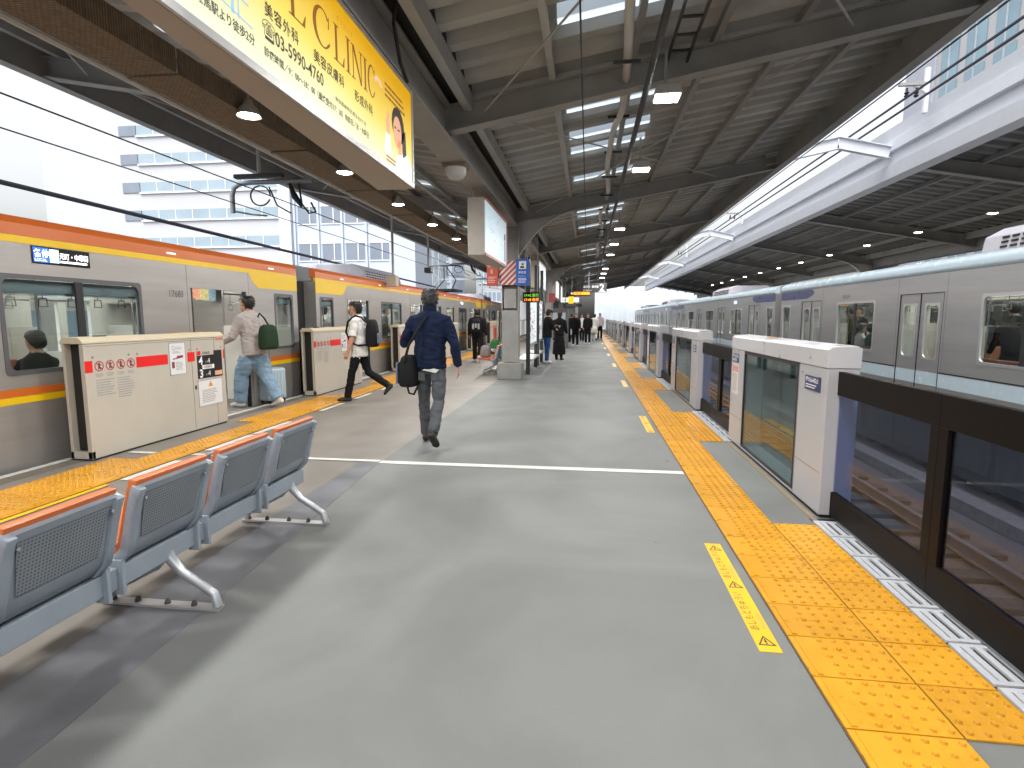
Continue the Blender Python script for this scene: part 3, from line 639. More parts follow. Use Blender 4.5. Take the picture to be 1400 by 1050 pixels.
# ------------------------------------------------------------------ platform canopies
ZC, SL, RH = 3.70, .17, .28
def canopy(name, label, cx, halves, rafters, columns, detail, y0=YN, y1=YF):
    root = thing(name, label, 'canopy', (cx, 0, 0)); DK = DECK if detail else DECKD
    zb = lambda dx: ZC + SL * (dx - .1)
    # central girder and its valley gutter, coloured black for the shade in the gap
    for s in (-1, 1): pass
    m = MB(); m.box(-.18, y0, 3.60, .18, y1, 3.625); m.box(-.02, y0, 3.625, .02, y1, 3.98); m.box(-.18, y0, 3.98, .18, y1, 4.005); m.build('girder', STEEL, root)
    m = MB(); m.box(-.10, y0, 3.66, -.085, y1, 3.96); m.box(.085, y0, 3.66, .1, y1, 3.96); m.build('girder_plate', STEEL, root)
    m = MB(); m.box(-.42, y0, 4.08, .42, y1, 4.10); m.box(-.42, y0, 4.1, -.40, y1, 4.32); m.box(.40, y0, 4.1, .42, y1, 4.32); m.build('gutter', GUT, root)
    for s in (-1, 1):
        half = halves[0] if s < 0 else halves[1]
        for y in rafters:
            m = MB(); e = half - .05
            a = (s * .10, y); P = lambda dx, dz: (s * dx, zb(dx) + dz)
            m.prism([P(.1, 0), P(e, .05), P(e, RH), P(.1, RH)], 'y', y - .01, y + .01)
            m.prism([P(.1, -.015), P(e, .035), P(e, .05), P(.1, 0)], 'y', y - .09, y + .09)
            m.prism([P(.1, RH), P(e, RH), P(e, RH + .012), P(.1, RH + .012)], 'y', y - .09, y + .09)
            m.build('rafter', STEEL, root)
            if y in columns:      # curved knee under the rafter
                c = [(.20 + 1.5 * t, 2.95 + .79 * (1 - (1 - t) ** 2.6) + .25 * t) for t in [i / 8 for i in range(9)]]
                m = MB(); m.prism([(s * p[0], p[1]) for p in c] + [P(1.7, 0), P(.1, 0)], 'y', y - .008, y + .008)
                for (xa, za), (xb, zb_) in zip(c, c[1:]): m.beam((s * xa, y, za), (s * xb, y, zb_), .16, .018)
                m.build('knee_bracket', STEELL, root)
        for i, dx in enumerate((.38, 1.39, 2.31, 3.2, 4.1, 5.0)):
            if dx > half - .2: continue
            w = .10 if i == 0 else .07; z = zb(dx) + RH + .012
            m = MB(); m.box(s * dx - w / 2, y0, z - (.10 if i == 0 else 0), s * dx + w / 2, y1, z + .10); m.build('purlin', STEELL if i in (0, 1) else STEEL, root)
        m = MB(); m.box(s * half - .03, y0, zb(half) + .02, s * half + .03, y1, zb(half) + .50); m.box(s * half - .10, y0, zb(half), s * half + .05, y1, zb(half) + .02); m.build('edge_beam', STEEL, root)
        # folded steel roof sheets running across the platform, with translucent ones among them
        zd = lambda dx: zb(dx) + RH + .115; pr = [(0, .11), (.07, .11), (.13, 0), (.27, 0), (.33, .11), (.40, .11)]
        def sheet(xa, xb):
            m = MB()
            for i in range(5):
                m.add([(s * xa, pr[i][0], zd(xa) + pr[i][1]), (s * xa, pr[i + 1][0], zd(xa) + pr[i + 1][1]), (s * xb, pr[i + 1][0], zd(xb) + pr[i + 1][1]), (s * xb, pr[i][0], zd(xb) + pr[i][1])], [(0, 1, 2, 3)])
            return m
        x0, x1 = .42, half + .06
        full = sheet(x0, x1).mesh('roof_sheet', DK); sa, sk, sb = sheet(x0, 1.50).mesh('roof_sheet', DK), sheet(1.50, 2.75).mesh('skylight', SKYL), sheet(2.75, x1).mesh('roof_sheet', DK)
        rest = MB(); n = int((y1 - y0) / .4); lim = 150 if detail else 0
        for i in range(n):
            y = y0 + .4 * i; ph = i % 16
            if i < lim:
                if ph in (13, 3, 6, 8): link('roof_sheet', sa, root, (0, y, 0)); link('skylight', sk, root, (0, y, 0)); link('roof_sheet', sb, root, (0, y, 0))
                else: link('roof_sheet', full, root, (0, y, 0))
            else:
                q = sheet(x0, x1); rest.add([(v[0], v[1] + y, v[2]) for v in q.v], q.f)
        if rest.v: tag(rest.build('far_roof_sheets', DK, root), kind='stuff')
        # diagonal tie rods in each bay
        for ya, yb in zip(rafters, rafters[1:]):
            m = MB()
            if detail:
                m.tube([(s * .6, ya + .1, zb(.6) + .12), (s * 4.6, yb - .1, zb(4.6) + .12)], .012, 5); m.tube([(s * 4.6, ya + .1, zb(4.6) + .12), (s * .6, yb - .1, zb(.6) + .12)], .012, 5)
                m.build('tie_rod', STEELL, root)
    for y in columns:
        m = MB(); m.box(-.20, y - .16, .42, -.18, y + .16, 3.6); m.box(.18, y - .16, .42, .20, y + .16, 3.6); m.box(-.18, y - .012, .42, .18, y + .012, 3.6); m.box(-.18, y - .155, .42, .18, y - .15, .40 + 1.25); m.box(-.15, y - .14, 1.7, .15, y - .12, 2.15)
        col = m.build('column', STEEL, root)
        MB().box(-.29, y - .3, .004, .29, y + .3, .40).build('column_base', CONC, col, bevel=.015)
        m = MB()
        for i in range(6): m.prism([(-.285 + .095 * i, y - .30), (-.24 + .095 * i, y - .30), (-.21 + .095 * i, y - .255), (-.255 + .095 * i, y - .255)], 'z', .4005, .404)
        m.build('hazard_mark', YELP, col)
    return root
RAFT = [.4 + 6.5 * k - 6.5 for k in range(11)]
COLS = [RAFT[3] + 13 * k for k in range(4)]
CX = -1.84
canopy('platform_canopy', 'grey steel canopy over the near platform with folded roof sheets', CX, (5.30, 5.94), RAFT, COLS, True, YN, 66)
cn = canopy('platform_canopy', 'dark canopy over the opposite platform with a white fascia', 12.25, (5.75, 5.75), RAFT, COLS, False, YN, 66)
prof = [(6.62, 4.42), (6.36, 4.44), (6.34, 4.72), (6.42, 4.74), (6.42, 4.98), (6.34, 5.0), (6.34, 5.22), (6.40, 5.24), (6.36, 5.5), (6.46, 5.52), (6.62, 5.3)]
MB().prism([(x - 12.25, z) for x, z in prof], 'y', YN, 66).build('fascia', FASC, cn)
for y in COLS:
    m = MB(); pts = [(3.84, y, 4.92), (5.3, y, 5.22), (6.34, y, 4.98)]
    for a, b in zip(pts, pts[1:]):
        a = Vector(a) - Vector((12.25, 0, 0)); b = Vector(b) - Vector((12.25, 0, 0))
        m.beam(a, b, .012, .24); m.beam(a + Vector((0, 0, .12)), b + Vector((0, 0, .12)), .13, .015); m.beam(a - Vector((0, 0, .12)), b - Vector((0, 0, .12)), .13, .015)
    m.build('tie_beam', FASC, cn)
# far right boundary wall closing off the opposite platform
tag(MB().box(18.6, YN, -1.3, 18.9, YF, 3.9).build('boundary_wall', CONCD), 'dark concrete wall behind the opposite platform', 'wall')

# ------------------------------------------------------------------ lamps
def lamp(kind, loc, label, group, hang, w, lit=True):
    t = thing('ceiling_lamp', label, 'lamp', loc, 0, group)
    if kind == 'square':
        MB().prism([(-.12, .10), (-.15, .02), (-.15, .0), (.15, .0), (.15, .02), (.12, .10)], 'y', -.14, .14).build('housing', LAMPH, t, bevel=.01)
        MB().box(-.125, -.115, -.012, .125, .115, -.001).build('lens', LAMP, t)
        m = MB(); m.beam((-.02, 0, .1), (-.02, 0, hang), .03, .03); m.box(-.10, -.02, .10, .10, .02, .13); m.build('bracket', STEEL, t)
    else:
        MB().lathe([(.035, .14), (.05, .10), (.085, .07), (.112, .0), (.115, -.01), (.10, .0)], (0, 0, 0), 16).build('shade', LAMPH, t, smooth=50)
        MB().lathe([(.098, .010), (.098, -.004), (.07, -.016)], (0, 0, 0), 16).build('lens', LAMP, t)
        m = MB(); m.tube([(0, 0, .13), (0, 0, hang)], .012, 6); m.build('stem', STEEL, t)
    if w:
        ld = bpy.data.lights.new('lamp_light', 'AREA'); ld.shape = 'DISK'; ld.size = .45; ld.energy = w; ld.color = (1, .98, .95)
        lo = bpy.data.objects.new('lamp_light', ld); C.objects.link(lo); lo.parent = t; lo.location = (0, 0, -.03)
ORD += ['seventeenth', 'eighteenth']
ORDL = lambda i: ORD[i]
for i, y in enumerate([-6.0, -2.9, .28, 3.45, 6.62, 9.65, 15.9, 19.1, 22.3, 28.6, 31.8, 35.0, 41.4, 44.6, 47.8]):
    lamp('square', (.82, y, 3.88), '%s lit lamp in the row above the right half of the platform' % ORDL(i), 'lamps over the right half', .5, 44)
for i in range(17):
    y = -3.35 + 2.15 * i
    lamp('bell', (-3.27, y, 3.42), '%s lit bell lamp in the row beside the brown duct' % ORDL(i), 'bell lamps over the left half', .72, 25)
for i in range(12):
    lamp('bell', (9.4, 11.9 + 3.0 * i, 3.92), '%s lit bell lamp under the opposite platform canopy' % ORDL(i), 'lamps over the opposite platform', .3, 40)

# ------------------------------------------------------------------ services under the roof
t = thing('cable_duct', 'brown mesh bottomed cable duct running along the left half of the canopy', 'duct', (-3.55, 0, 3.45))
for k in range(22):
    y = -4 + 2.1 * k
    m = MB(); m.box(-.22, y, 0, .22, y + 2.07, .012); m.box(-.22, y, .012, -.208, y + 2.07, .2); m.box(.208, y, .012, .22, y + 2.07, .2); m.build('duct_tray', RUST, t)
    m = MB(); m.box(-.235, y - .02, -.012, .235, y + .03, -.001); m.build('duct_joint', RUST, t)
    if k % 3 == 0: m = MB(); m.tube([(-.2, y + 1, .2), (-.2, y + 1, .75)], .01, 5); m.tube([(.2, y + 1, .2), (.2, y + 1, .66)], .01, 5); m.build('hanger', STEEL, t)
tag(MB().tube([(.62, YN, 3.93), (.52, 30, 3.93), (.50, 70, 3.93)], .035, 8).build('conduit', CONDK, smooth=60), 'black conduit pipe hung along the right half of the canopy', 'pipe')
tag(MB().tube([(-.10, YN, 3.92), (-.10, 70, 3.92)], .009, 5).build('guy_cable', WIRE), 'thin dark cable strung along the canopy right of the girder', 'cable')
t = thing('flexible_pipe', 'pale sagging pipe with black clips under the right canopy', 'pipe', (.34, 0, 0))
m = MB(); pts = [(.05 * math.sin(y * 1.1), y, 4.17 + .06 * math.cos(y * 2.9)) for y in [i * .18 + 1 for i in range(150)]]; m.tube(pts, .045, 8); m.build('pipe', M('pipe_pale', (.50, .50, .48), .4), t, smooth=60)
for i in range(13): MB().box(-.12, 1.4 + 1.62 * i, 4.12, .16, 1.43 + 1.62 * i, 4.15).build('clip', RUB, t)
t = thing('cable_ladder', 'dark steel cable ladder beneath the right canopy sheets', 'cable ladder', (.95, 0, 4.34))
m = MB(); m.box(-.12, -2, 0, -.10, 7.5, .05); m.box(.10, -2, 0, .12, 7.5, .05); m.build('rail', CONDK, t)
rg = MB().box(-.1, 0, .01, .1, .03, .03).mesh('rung', CONDK); [link('rung', rg, t, (0, -1.8 + .35 * i, 0)) for i in range(27)]
tag(MB().tube([(-2.9, YN, 3.75), (-2.9, 40, 3.75)], .03, 6).build('conduit', STEELL), 'pale conduit along the left half of the canopy', 'pipe')
tag(MB().tube([(-5.05, YN, 4.08), (-5.05, 40, 4.06)], .03, 6).build('conduit', M('pipe_white', (.55, .54, .5), .5)), 'thin white pipe under the left canopy edge', 'pipe')
m = MB(); m.tube([(-1.30, 4.75, 4.2), (-1.45, 4.75, 4.22), (-1.6, 4.75, 4.1), (-1.63, 4.75, 3.9), (-1.63, 4.9, 3.66), (-1.65, 5.15, 3.6)], .016, 6)
tag(m.build('power_cable', RUB, smooth=60), 'black cable looping from the gutter to the yellow signboard', 'cable')
# hanging loudspeakers and camera
for i, (x, y, z0, z1, lb) in enumerate(((-5.33, 15, 3.95, 2.62, 'white pole with a grey box hanging by the second train car'), (-4.9, 17, 3.8, 3.0, 'short white pole carrying a small dark camera'), (-5.78, 9.5, 4.2, 3.98, 'short pole with a flat black antenna bar above the nearest train car'))):
    t = thing('hanging_pole', lb, 'pole', (x, y, 0), 0, 'hanging poles')
    MB().tube([(0, 0, z0 + .5), (0, 0, z1)], .035, 8).build('pole', STEELL, t, smooth=60)
    if i == 0: MB().box(-.16, -.12, z1 - .3, .12, .12, z1).build('box', BOARD, t, bevel=.02)
    elif i == 1: m = MB(); m.box(-.1, -.15, z1 - .16, .1, .15, z1); m.build('camera_body', CONDK, t, bevel=.02)
    else: MB().box(-.46, -.06, z1 - .06, .44, .06, z1 + .01).build('bar', CONDK, t, bevel=.01)

# ------------------------------------------------------------------ yellow clinic signboard
def gradient_mat(name, c0, c1, c2, z0, z1, e):
    m = bpy.data.materials.new(name); m.use_nodes = True; n, l = m.node_tree.nodes, m.node_tree.links; p = n['Principled BSDF']
    tc = n.new('ShaderNodeTexCoord'); sp = n.new('ShaderNodeSeparateXYZ'); l.new(tc.outputs['Object'], sp.inputs[0])
    ad = n.new('ShaderNodeMath'); ad.operation = 'MULTIPLY_ADD'; ad.inputs[1].default_value = .055; l.new(sp.outputs['Y'], ad.inputs[0]); l.new(sp.outputs['Z'], ad.inputs[2])
    mr = n.new('ShaderNodeMapRange'); mr.inputs[1].default_value = z0; mr.inputs[2].default_value = z1; l.new(ad.outputs[0], mr.inputs[0])
    cr = n.new('ShaderNodeValToRGB'); cr.color_ramp.elements[0].color = (*c0, 1); cr.color_ramp.elements[1].color = (*c2, 1); k = cr.color_ramp.elements.new(.5); k.color = (*c1, 1)
    l.new(mr.outputs[0], cr.inputs[0]); l.new(cr.outputs[0], p.inputs['Base Color']); l.new(cr.outputs[0], p.inputs['Emission Color'])
    p.inputs['Emission Strength'].default_value = e; p.inputs['Roughness'].default_value = .3
    return m
t = thing('signboard', 'large backlit yellow clinic signboard hanging under the central girder', 'signboard', (0, 0, 0))
m = MB(); m.prism([(-1.675, .6), (-1.675, 5.32), (-2.02, 5.32), (-1.70, .6)], 'z', 2.70, 3.58); m.build('box', BOARD, t, bevel=.006)
m = MB(); m.box(-1.674, .6, 2.705, -1.655, 5.32, 2.745); m.box(-1.674, .6, 3.545, -1.655, 5.32, 3.58); m.box(-1.674, 5.28, 2.745, -1.655, 5.32, 3.545); m.build('frame', ALU, t)
F = Fr((-1.672, 0, 0), (0, 1, 0), (0, 0, 1))
panel('face', gradient_mat('clinic_face', (.80, .88, .72), (.95, .78, .16), (.95, .50, .0), 2.88, 3.72, .17), t, F, .6, 2.745, 5.28, 3.545, 0, .006)
BR = M('print_brown', (.30, .12, .01), .5, emit=.15); BK = M('print_dark', (.07, .06, .04), .5)
def serif(ch, a, b, h, w):
    T = lambda pts: [(a + x * w, b + y * h) for x, y in pts]
    bx = lambda x0, y0, x1, y1: T([(x0, y0), (x1, y0), (x1, y1), (x0, y1)])
    if ch == 'I': return [bx(.40, 0, .62, 1), bx(.22, 0, .80, .03), bx(.22, .97, .80, 1)]
    if ch == 'L': return [bx(.14, 0, .32, 1), bx(0, .97, .46, 1), bx(0, 0, .95, .035), T([(.78, .03), (.95, .03), (1, .30), (.97, .30)])]
    if ch == 'N': return [bx(.10, 0, .17, 1), bx(.83, 0, .90, 1), T([(.06, 1), (.24, 1), (.92, 0), (.80, 0)]), bx(-.02, 0, .30, .03), bx(.70, .97, 1.02, 1), bx(-.02, .97, .2, 1)]
    o = []; n = 22; t0, t1 = (R(40), R(322)) if ch == 'C' else (0, 2 * math.pi)
    for i in range(n):
        p, q = t0 + (t1 - t0) * i / n, t0 + (t1 - t0) * (i + 1) / n
        ou = lambda t: (.5 + .5 * math.cos(t), .5 + .52 * math.sin(t)); inn = lambda t: (.53 + (.33 if ch == 'O' else .36) * math.cos(t), .5 + .475 * math.sin(t))
        o.append(T([ou(p), ou(q), inn(q), inn(p)]))
    if ch == 'C': o += [T([(.84, .62), (.89, .62), (.91, .98), (.87, .88)]), T([(.86, .14), (.93, .2), (.90, .28), (.86, .2)])]
    return o
for ch, a, w in (('O', 2.80, .27), ('L', 3.11, .19), ('C', 3.39, .24), ('L', 3.67, .16), ('I', 3.83, .12), ('N', 3.95, .19), ('I', 4.13, .12), ('C', 4.24, .15)):
    fpoly('letter', BR, t, F, serif(ch, a, 3.165, .225, w), .006, .0075)
text('クリニック', .035, BR, t, F, 3.72, 3.43, .008, space=2.1)
text('美容外科', .080, BK, t, F, 2.86, 3.035, .008, space=1.2, bold=.001); text('美容皮膚科', .082, BK, t, F, 3.38, 3.035, .008, space=1.12, bold=.001); text('形成外科', .080, BK, t, F, 3.98, 3.03, .008, space=1.16, bold=.001)
text('☎', .10, BK, t, F, 2.83, 2.925, .008); text('03-5990-4760', .105, BK, t, F, 2.95, 2.922, .008, bold=.0012, xs=.93)
text('診療時間／9：00～18：00（最終受付17：30）休診日／水・木曜日', .050, BK, t, F, 2.84, 2.83, .008, xs=.94, bold=.0006)
text('練馬駅より徒歩2分', .056, BK, t, F, 2.33, 2.83, .008, xs=.9, bold=.0006); text('東京都練馬区豊玉北5丁目', .03, BK, t, F, 3.66, 2.905, .008, xs=1.5)
MB2 = M('map_blue', (.35, .55, .75), .5, emit=.2)
fpoly('map_print', MB2, t, F, [[(2.2, 2.93), (2.75, 2.90), (2.75, 2.908), (2.2, 2.938)], [(2.58, 2.9), (2.6, 2.9), (2.6, 3.1), (2.58, 3.1)], [(2.63, 2.9), (2.64, 2.9), (2.64, 3.05), (2.63, 3.05)], [(2.5, 3.0), (2.72, 2.99), (2.72, 3.0), (2.5, 3.01)]], .006, .0075)
SKN = M('print_skin', (.70, .38, .24), .5, emit=.25); HAIRP = M('print_hair', (.05, .025, .02), .5); COATP = M('print_coat', (.70, .78, .82), .5, emit=.3); PINK = M('print_pink', (.85, .5, .35), .5, emit=.3)
fpoly('printed_coat', COATP, t, F, [[(4.80, 2.76), (5.27, 2.76), (5.27, 2.88), (5.10, 2.98), (4.98, 2.92), (4.86, 2.88)], [(4.56, 2.84), (4.72, 2.82), (4.70, 3.0), (4.60, 3.0)]], .006, .0072)
fpoly('printed_hair', HAIRP, t, F, [[(4.88 + .16 * math.cos(a) + .03, 3.14 + .15 * math.sin(a)) for a in [i * math.pi / 8 for i in range(16)]], [(5.02, 2.9), (5.12, 2.95), (5.10, 3.15), (5.0, 3.1)]], .006, .0074)
fpoly('printed_face', SKN, t, F, [[(4.885 + .105 * math.cos(a), 3.08 + .13 * math.sin(a)) for a in [i * math.pi / 10 for i in range(20)]], [(4.90, 2.9), (5.0, 2.92), (4.98, 3.02), (4.88, 3.02)], [(4.615, 3.0), (4.69, 3.0), (4.70, 3.08), (4.68, 3.16), (4.655, 3.21), (4.63, 3.13), (4.605, 3.10)]], .0074, .0084)
fpoly('printed_feature', HAIRP, t, F, [[(4.81, 3.10), (4.85, 3.095), (4.85, 3.11), (4.81, 3.115)], [(4.89, 3.095), (4.94, 3.10), (4.94, 3.115), (4.89, 3.11)]], .0084, .0092)
fpoly('printed_ribbon', PINK, t, F, [[(4.45 + .09 * math.cos(a) * s_, 3.31 + .05 * math.sin(a) * s_) for a in [i * math.pi / 8 for i in range(17)] for s_ in (1,)][:9] + [(4.45 + .06 * math.cos(a), 3.30 + .03 * math.sin(a)) for a in [i * math.pi / 8 for i in range(8, -1, -1)]]], .006, .0072)
fpoly('small_print', BR, t, F, lines(F, 4.6, 3.27, 5.1, 3.40, 3) + lines(F, 4.6, 2.77, 4.85, 2.83, 2), .006, .0072)

# map lightbox and the other lightboxes under the girder
def lightbox(y0, y1, label, face, red):
    t = thing('lightbox_sign', label, 'signboard', (CX, y0, 0), 0, 'lightboxes under the girder'); L = y1 - y0
    MB().box(-.13, 0, 2.50, .15, L, 3.42).build('box', BOARD if not red else M('box_grey', (.46, .43, .39), .5), t, bevel=.01)
    m = MB(); m.box(.151, 0, 2.50, .17, L, 2.54); m.box(.151, L - .05, 2.54, .17, L, 3.38); m.box(.151, 0, 3.38, .17, L, 3.42); m.build('frame', M('frame_red', (.45, .10, .08), .4) if red else ALU, t)
    panel('face', face, t, Fr((.152, 0, 0), (0, 1, 0), (0, 0, 1)), .02, 2.54, L - .05, 3.38, 0, .008)
    m = MB(); m.tube([(-.1, .25, 3.42), (-.1, .25, 3.61)], .02, 6); m.tube([(-.1, L - .25, 3.42), (-.1, L - .25, 3.61)], .02, 6); m.build('hanger', STEEL, t)
    F = Fr((.162, 0, 0), (0, 1, 0), (0, 0, 1))
    if red:
        o = []; rnd = random.Random(3)
        for _ in range(16):
            a, b = rnd.uniform(.2, L - .9), rnd.uniform(2.6, 3.2); dx, dz = rnd.uniform(.1, .6), rnd.uniform(-.2, .2); w = rnd.uniform(.006, .014)
            o.append([(a, b), (a + dx, b + dz), (a + dx, b + dz + w), (a, b + w)])
        fpoly('map_streets', M('map_grey', (.5, .55, .6), .5, emit=.15), t, F, o, 0, .001)
        fpoly('map_key', M('map_dark', (.06, .10, .16), .5), t, F, [[(L - .32, 2.6), (L - .2, 2.6), (L - .2, 3.0), (L - .32, 3.0)], [(L - .40, 3.0), (L - .2, 3.02), (L - .2, 3.15), (L - .36, 3.12)]], 0, .0012)
MAPF = M('map_face', (.62, .80, .92), .4, var=.04, emit=.10)
ADW = M('advert_white', (.72, .76, .80), .4, var=.10, scale=4, emit=.2)
lightbox(9.15, 11.6, 'pale blue area map lightbox with a red frame, before the first column', MAPF, True)
lightbox(19.4, 22.4, 'white advert lightbox beyond the first column', ADW, False)
lightbox(29.5, 32.5, 'white advert lightbox beyond the second column', ADW, False)
lightbox(35, 38, 'farthest white advert lightbox under the girder', ADW, False)
# ceiling mounted projector-like speaker by the girder
t = thing('speaker', 'white bowl shaped fitting on the girder before the map lightbox', 'speaker', (-1.86, 7.9, 3.55)); MB().box(-.16, -.15, 0, .16, .15, .05).build('plate', M('speaker_brown', (.18, .14, .1), .5), t); MB().lathe([(.15, 0), (.145, -.07), (.11, -.13), (.03, -.15)]).build('bowl', M('bowl_white', (.55, .55, .55), .4), t, smooth=60)

# ------------------------------------------------------------------ signs at the first column
YC = COLS[0]
t = thing('striped_board', 'red and white diagonal striped board round the first column', 'sign', (CX, YC - .2, 0))
MB().box(-.25, -.02, 2.24, .26, .4, 2.80).build('board', M('board_red', (.42, .05, .05), .5), t, bevel=.004)
o = []
for i in range(-3, 6):
    a = -.25 + .13 * i; pts = [(a, 2.24), (a + .06, 2.24), (a + .56 + .06, 2.80), (a + .56, 2.80)]
    q = []
    for j in range(4):       # clip the slanted band to the board width
        p, r = pts[j], pts[(j + 1) % 4]
        for lim_lo, lim_hi in ((-.25, .26),):
            ins = lambda w: lim_lo <= w[0] <= lim_hi
            def cut(p, r, x): s_ = (x - p[0]) / (r[0] - p[0]); return (x, p[1] + (r[1] - p[1]) * s_)
            if ins(p): q.append(p)
            xs_ = sorted([x for x in (lim_lo, lim_hi) if (p[0] - x) * (r[0] - x) < 0], key=lambda x: abs(x - p[0]))
            q += [cut(p, r, x) for x in xs_]
    if len(q) > 2: o.append(q)
fpoly('stripe', WHITEP, t, Fr((0, -.02, 0), (1, 0, 0), (0, 0, 1)), o, .001, .003)
def hang_sign(name, label, x0, x1, z0, z1, y, mat, parts):
    t = thing(name, label, 'sign', ((x0 + x1) / 2, y, 0)); w = (x1 - x0) / 2
    MB().box(-w, 0, z0, w, .05, z1).build('panel', mat, t, bevel=.006)
    m = MB(); m.tube([(-w * .7, .025, z1), (-w * .7, .025, 3.6)], .012, 6); m.tube([(w * .7, .025, z1), (w * .7, .025, 3.6)], .012, 6); m.build('hanger', STEEL, t)
    parts(t, Fr((-w, -.001, 0), (1, 0, 0), (0, 0, 1)), 2 * w)
WP = M('white_print', (.75, .75, .75), .5)
def blue_parts(t, F, w):
    panel('icon_plate', WP, t, F, .07, 2.60, w - .07, 2.78, 0, .002); fpoly('icon', BLACKP, t, F, [[(.10, 2.62), (w - .12, 2.62), (w - .12, 2.67), (.10, 2.67)], [(.13, 2.69), (w - .13, 2.69), (w - .13, 2.73), (.13, 2.73)]], .002, .003)
    text('待合室', .062, WP, t, F, .055, 2.50, .002, bold=.001); text('Waiting Room', .03, WP, t, F, .05, 2.43, .002); fpoly('small_print', WP, t, F, lines(F, .05, 2.28, w - .05, 2.40, 4), 0, .002)
hang_sign('hanging_sign', 'blue waiting room sign beside the first column', -1.68, -1.37, 2.22, 2.83, YC - .3, M('sign_blue', (.015, .07, .30), .4, emit=.15), blue_parts)
def red_parts(t, F, w):
    fpoly('sign_icon', M('sign_amber', (.6, .3, .05), .5), t, F, [[(.09, 2.5), (.14, 2.5), (.14, 2.6), (.09, 2.6)]], 0, .002); fpoly('small_print', M('pale_red', (.7, .35, .3), .5), t, F, lines(F, .03, 2.28, w - .03, 2.44, 4) + lines(F, .03, 2.64, w - .05, 2.7, 1), 0, .002)
hang_sign('hanging_sign', 'red vertical sign left of the striped column board', -2.37, -2.10, 2.22, 2.76, YC - .3, M('sign_red', (.40, .05, .04), .5), red_parts)
def led_parts(t, F, w):
    text('17:42 急行', .085, M('led_green', (.15, .5, .02), .5, emit=1.0), t, F, .03, 2.01, .003); text('17:48 各停', .085, M('led_orange', (1, .25, .01), .5, emit=1.6), t, F, .03, 1.90, .003)
hang_sign('departure_board', 'black departure board with green and orange rows behind the first column', -1.66, -1.22, 1.86, 2.12, YC + .9, M('board_black', (.01, .01, .01), .3), led_parts)
# framed poster stands behind the column
GRN = M('stand_dark', (.025, .035, .035), .4)
def stand(y0, y1, label, face):
    t = thing('poster_stand', label, 'poster stand', (-1.52, y0, 0), 0, 'poster stands'); L = y1 - y0
    m = MB(); m.box(-.05, 0, .004, .05, .09, 3.0); m.build('post', GRN, t); m = MB(); m.box(-.05, L - .09, .004, .05, L, 3.0); m.build('post', GRN, t)
    m = MB(); m.box(-.04, .09, .72, .04, L - .09, .80); m.box(-.04, .09, 1.92, .04, L - .09, 2.0); m.build('rail', ALU, t)
    MB().box(-.03, .09, .80, .02, L - .09, 1.92).build('poster', face, t)
    MB().box(-.35, .1, .35, .1, L - .1, .40).build('shelf', ALU, t)
    F = Fr((.0205, 0, 0), (0, 1, 0), (0, 0, 1)); rnd = random.Random(y0); o = []; o2 = []
    for _ in range(14): a, b = rnd.uniform(.15, .5), rnd.uniform(.85, 1.8); o.append([(a, b), (a + .14, b), (a + .14, b + .08), (a, b + .08)])
    for _ in range(20): a, b = rnd.uniform(.7, L - .6), rnd.uniform(.9, 1.75); o2.append([(a, b), (a + .3, b), (a + .3, b + .025), (a, b + .025)])
    fpoly('poster_print', M('poster_pink', (.6, .1, .14), .5), t, F, o, 0, .002); fpoly('poster_lines', M('poster_green', (.4, .5, .35), .5), t, F, o2, 0, .002)
stand(14.3, 16.6, 'pink and white poster in a dark frame behind the first column', M('poster_face', (.68, .72, .78), .4, var=.05, emit=.25)); stand(17.0, 18.6, 'second dark framed poster stand, left of the person in jeans', M('poster_face', (.68, .72, .78), .4))

# ------------------------------------------------------------------ benches
PERF = M('bench_perforated', (.23, .255, .285), .5, metal=.3)
def perf_nodes(m):
    n, l = m.node_tree.nodes, m.node_tree.links; p = n['Principled BSDF']
    tc = n.new('ShaderNodeTexCoord'); mp = n.new('ShaderNodeMapping'); mp.inputs['Scale'].default_value = (0, 70, 70); l.new(tc.outputs['Object'], mp.inputs[0])
    v = n.new('ShaderNodeTexVoronoi'); v.inputs['Randomness'].default_value = 0; v.inputs['Scale'].default_value = 1; l.new(mp.outputs[0], v.inputs['Vector'])
    g = n.new('ShaderNodeMath'); g.operation = 'GREATER_THAN'; g.inputs[1].default_value = .27; l.new(v.outputs['Distance'], g.inputs[0])
    mr = n.new('ShaderNodeMapRange'); mr.inputs[3].default_value = .35; mr.inputs[4].default_value = 1; l.new(g.outputs[0], mr.inputs[0])
    sc = n.new('ShaderNodeVectorMath'); sc.operation = 'SCALE'; old = p.inputs['Base Color'].links[0].from_socket; l.new(old, sc.inputs[0]); l.new(mr.outputs[0], sc.inputs['Scale']); l.new(sc.outputs[0], p.inputs['Base Color'])
perf_nodes(PERF)
SEATP = [(-.46, .42), (-.38, .40), (-.22, .385), (-.10, .37), (-.02, .38), (.03, .43), (.052, .50), (.08, .61), (.105, .70), (.122, .735)]   # side profile of a seat, x then z
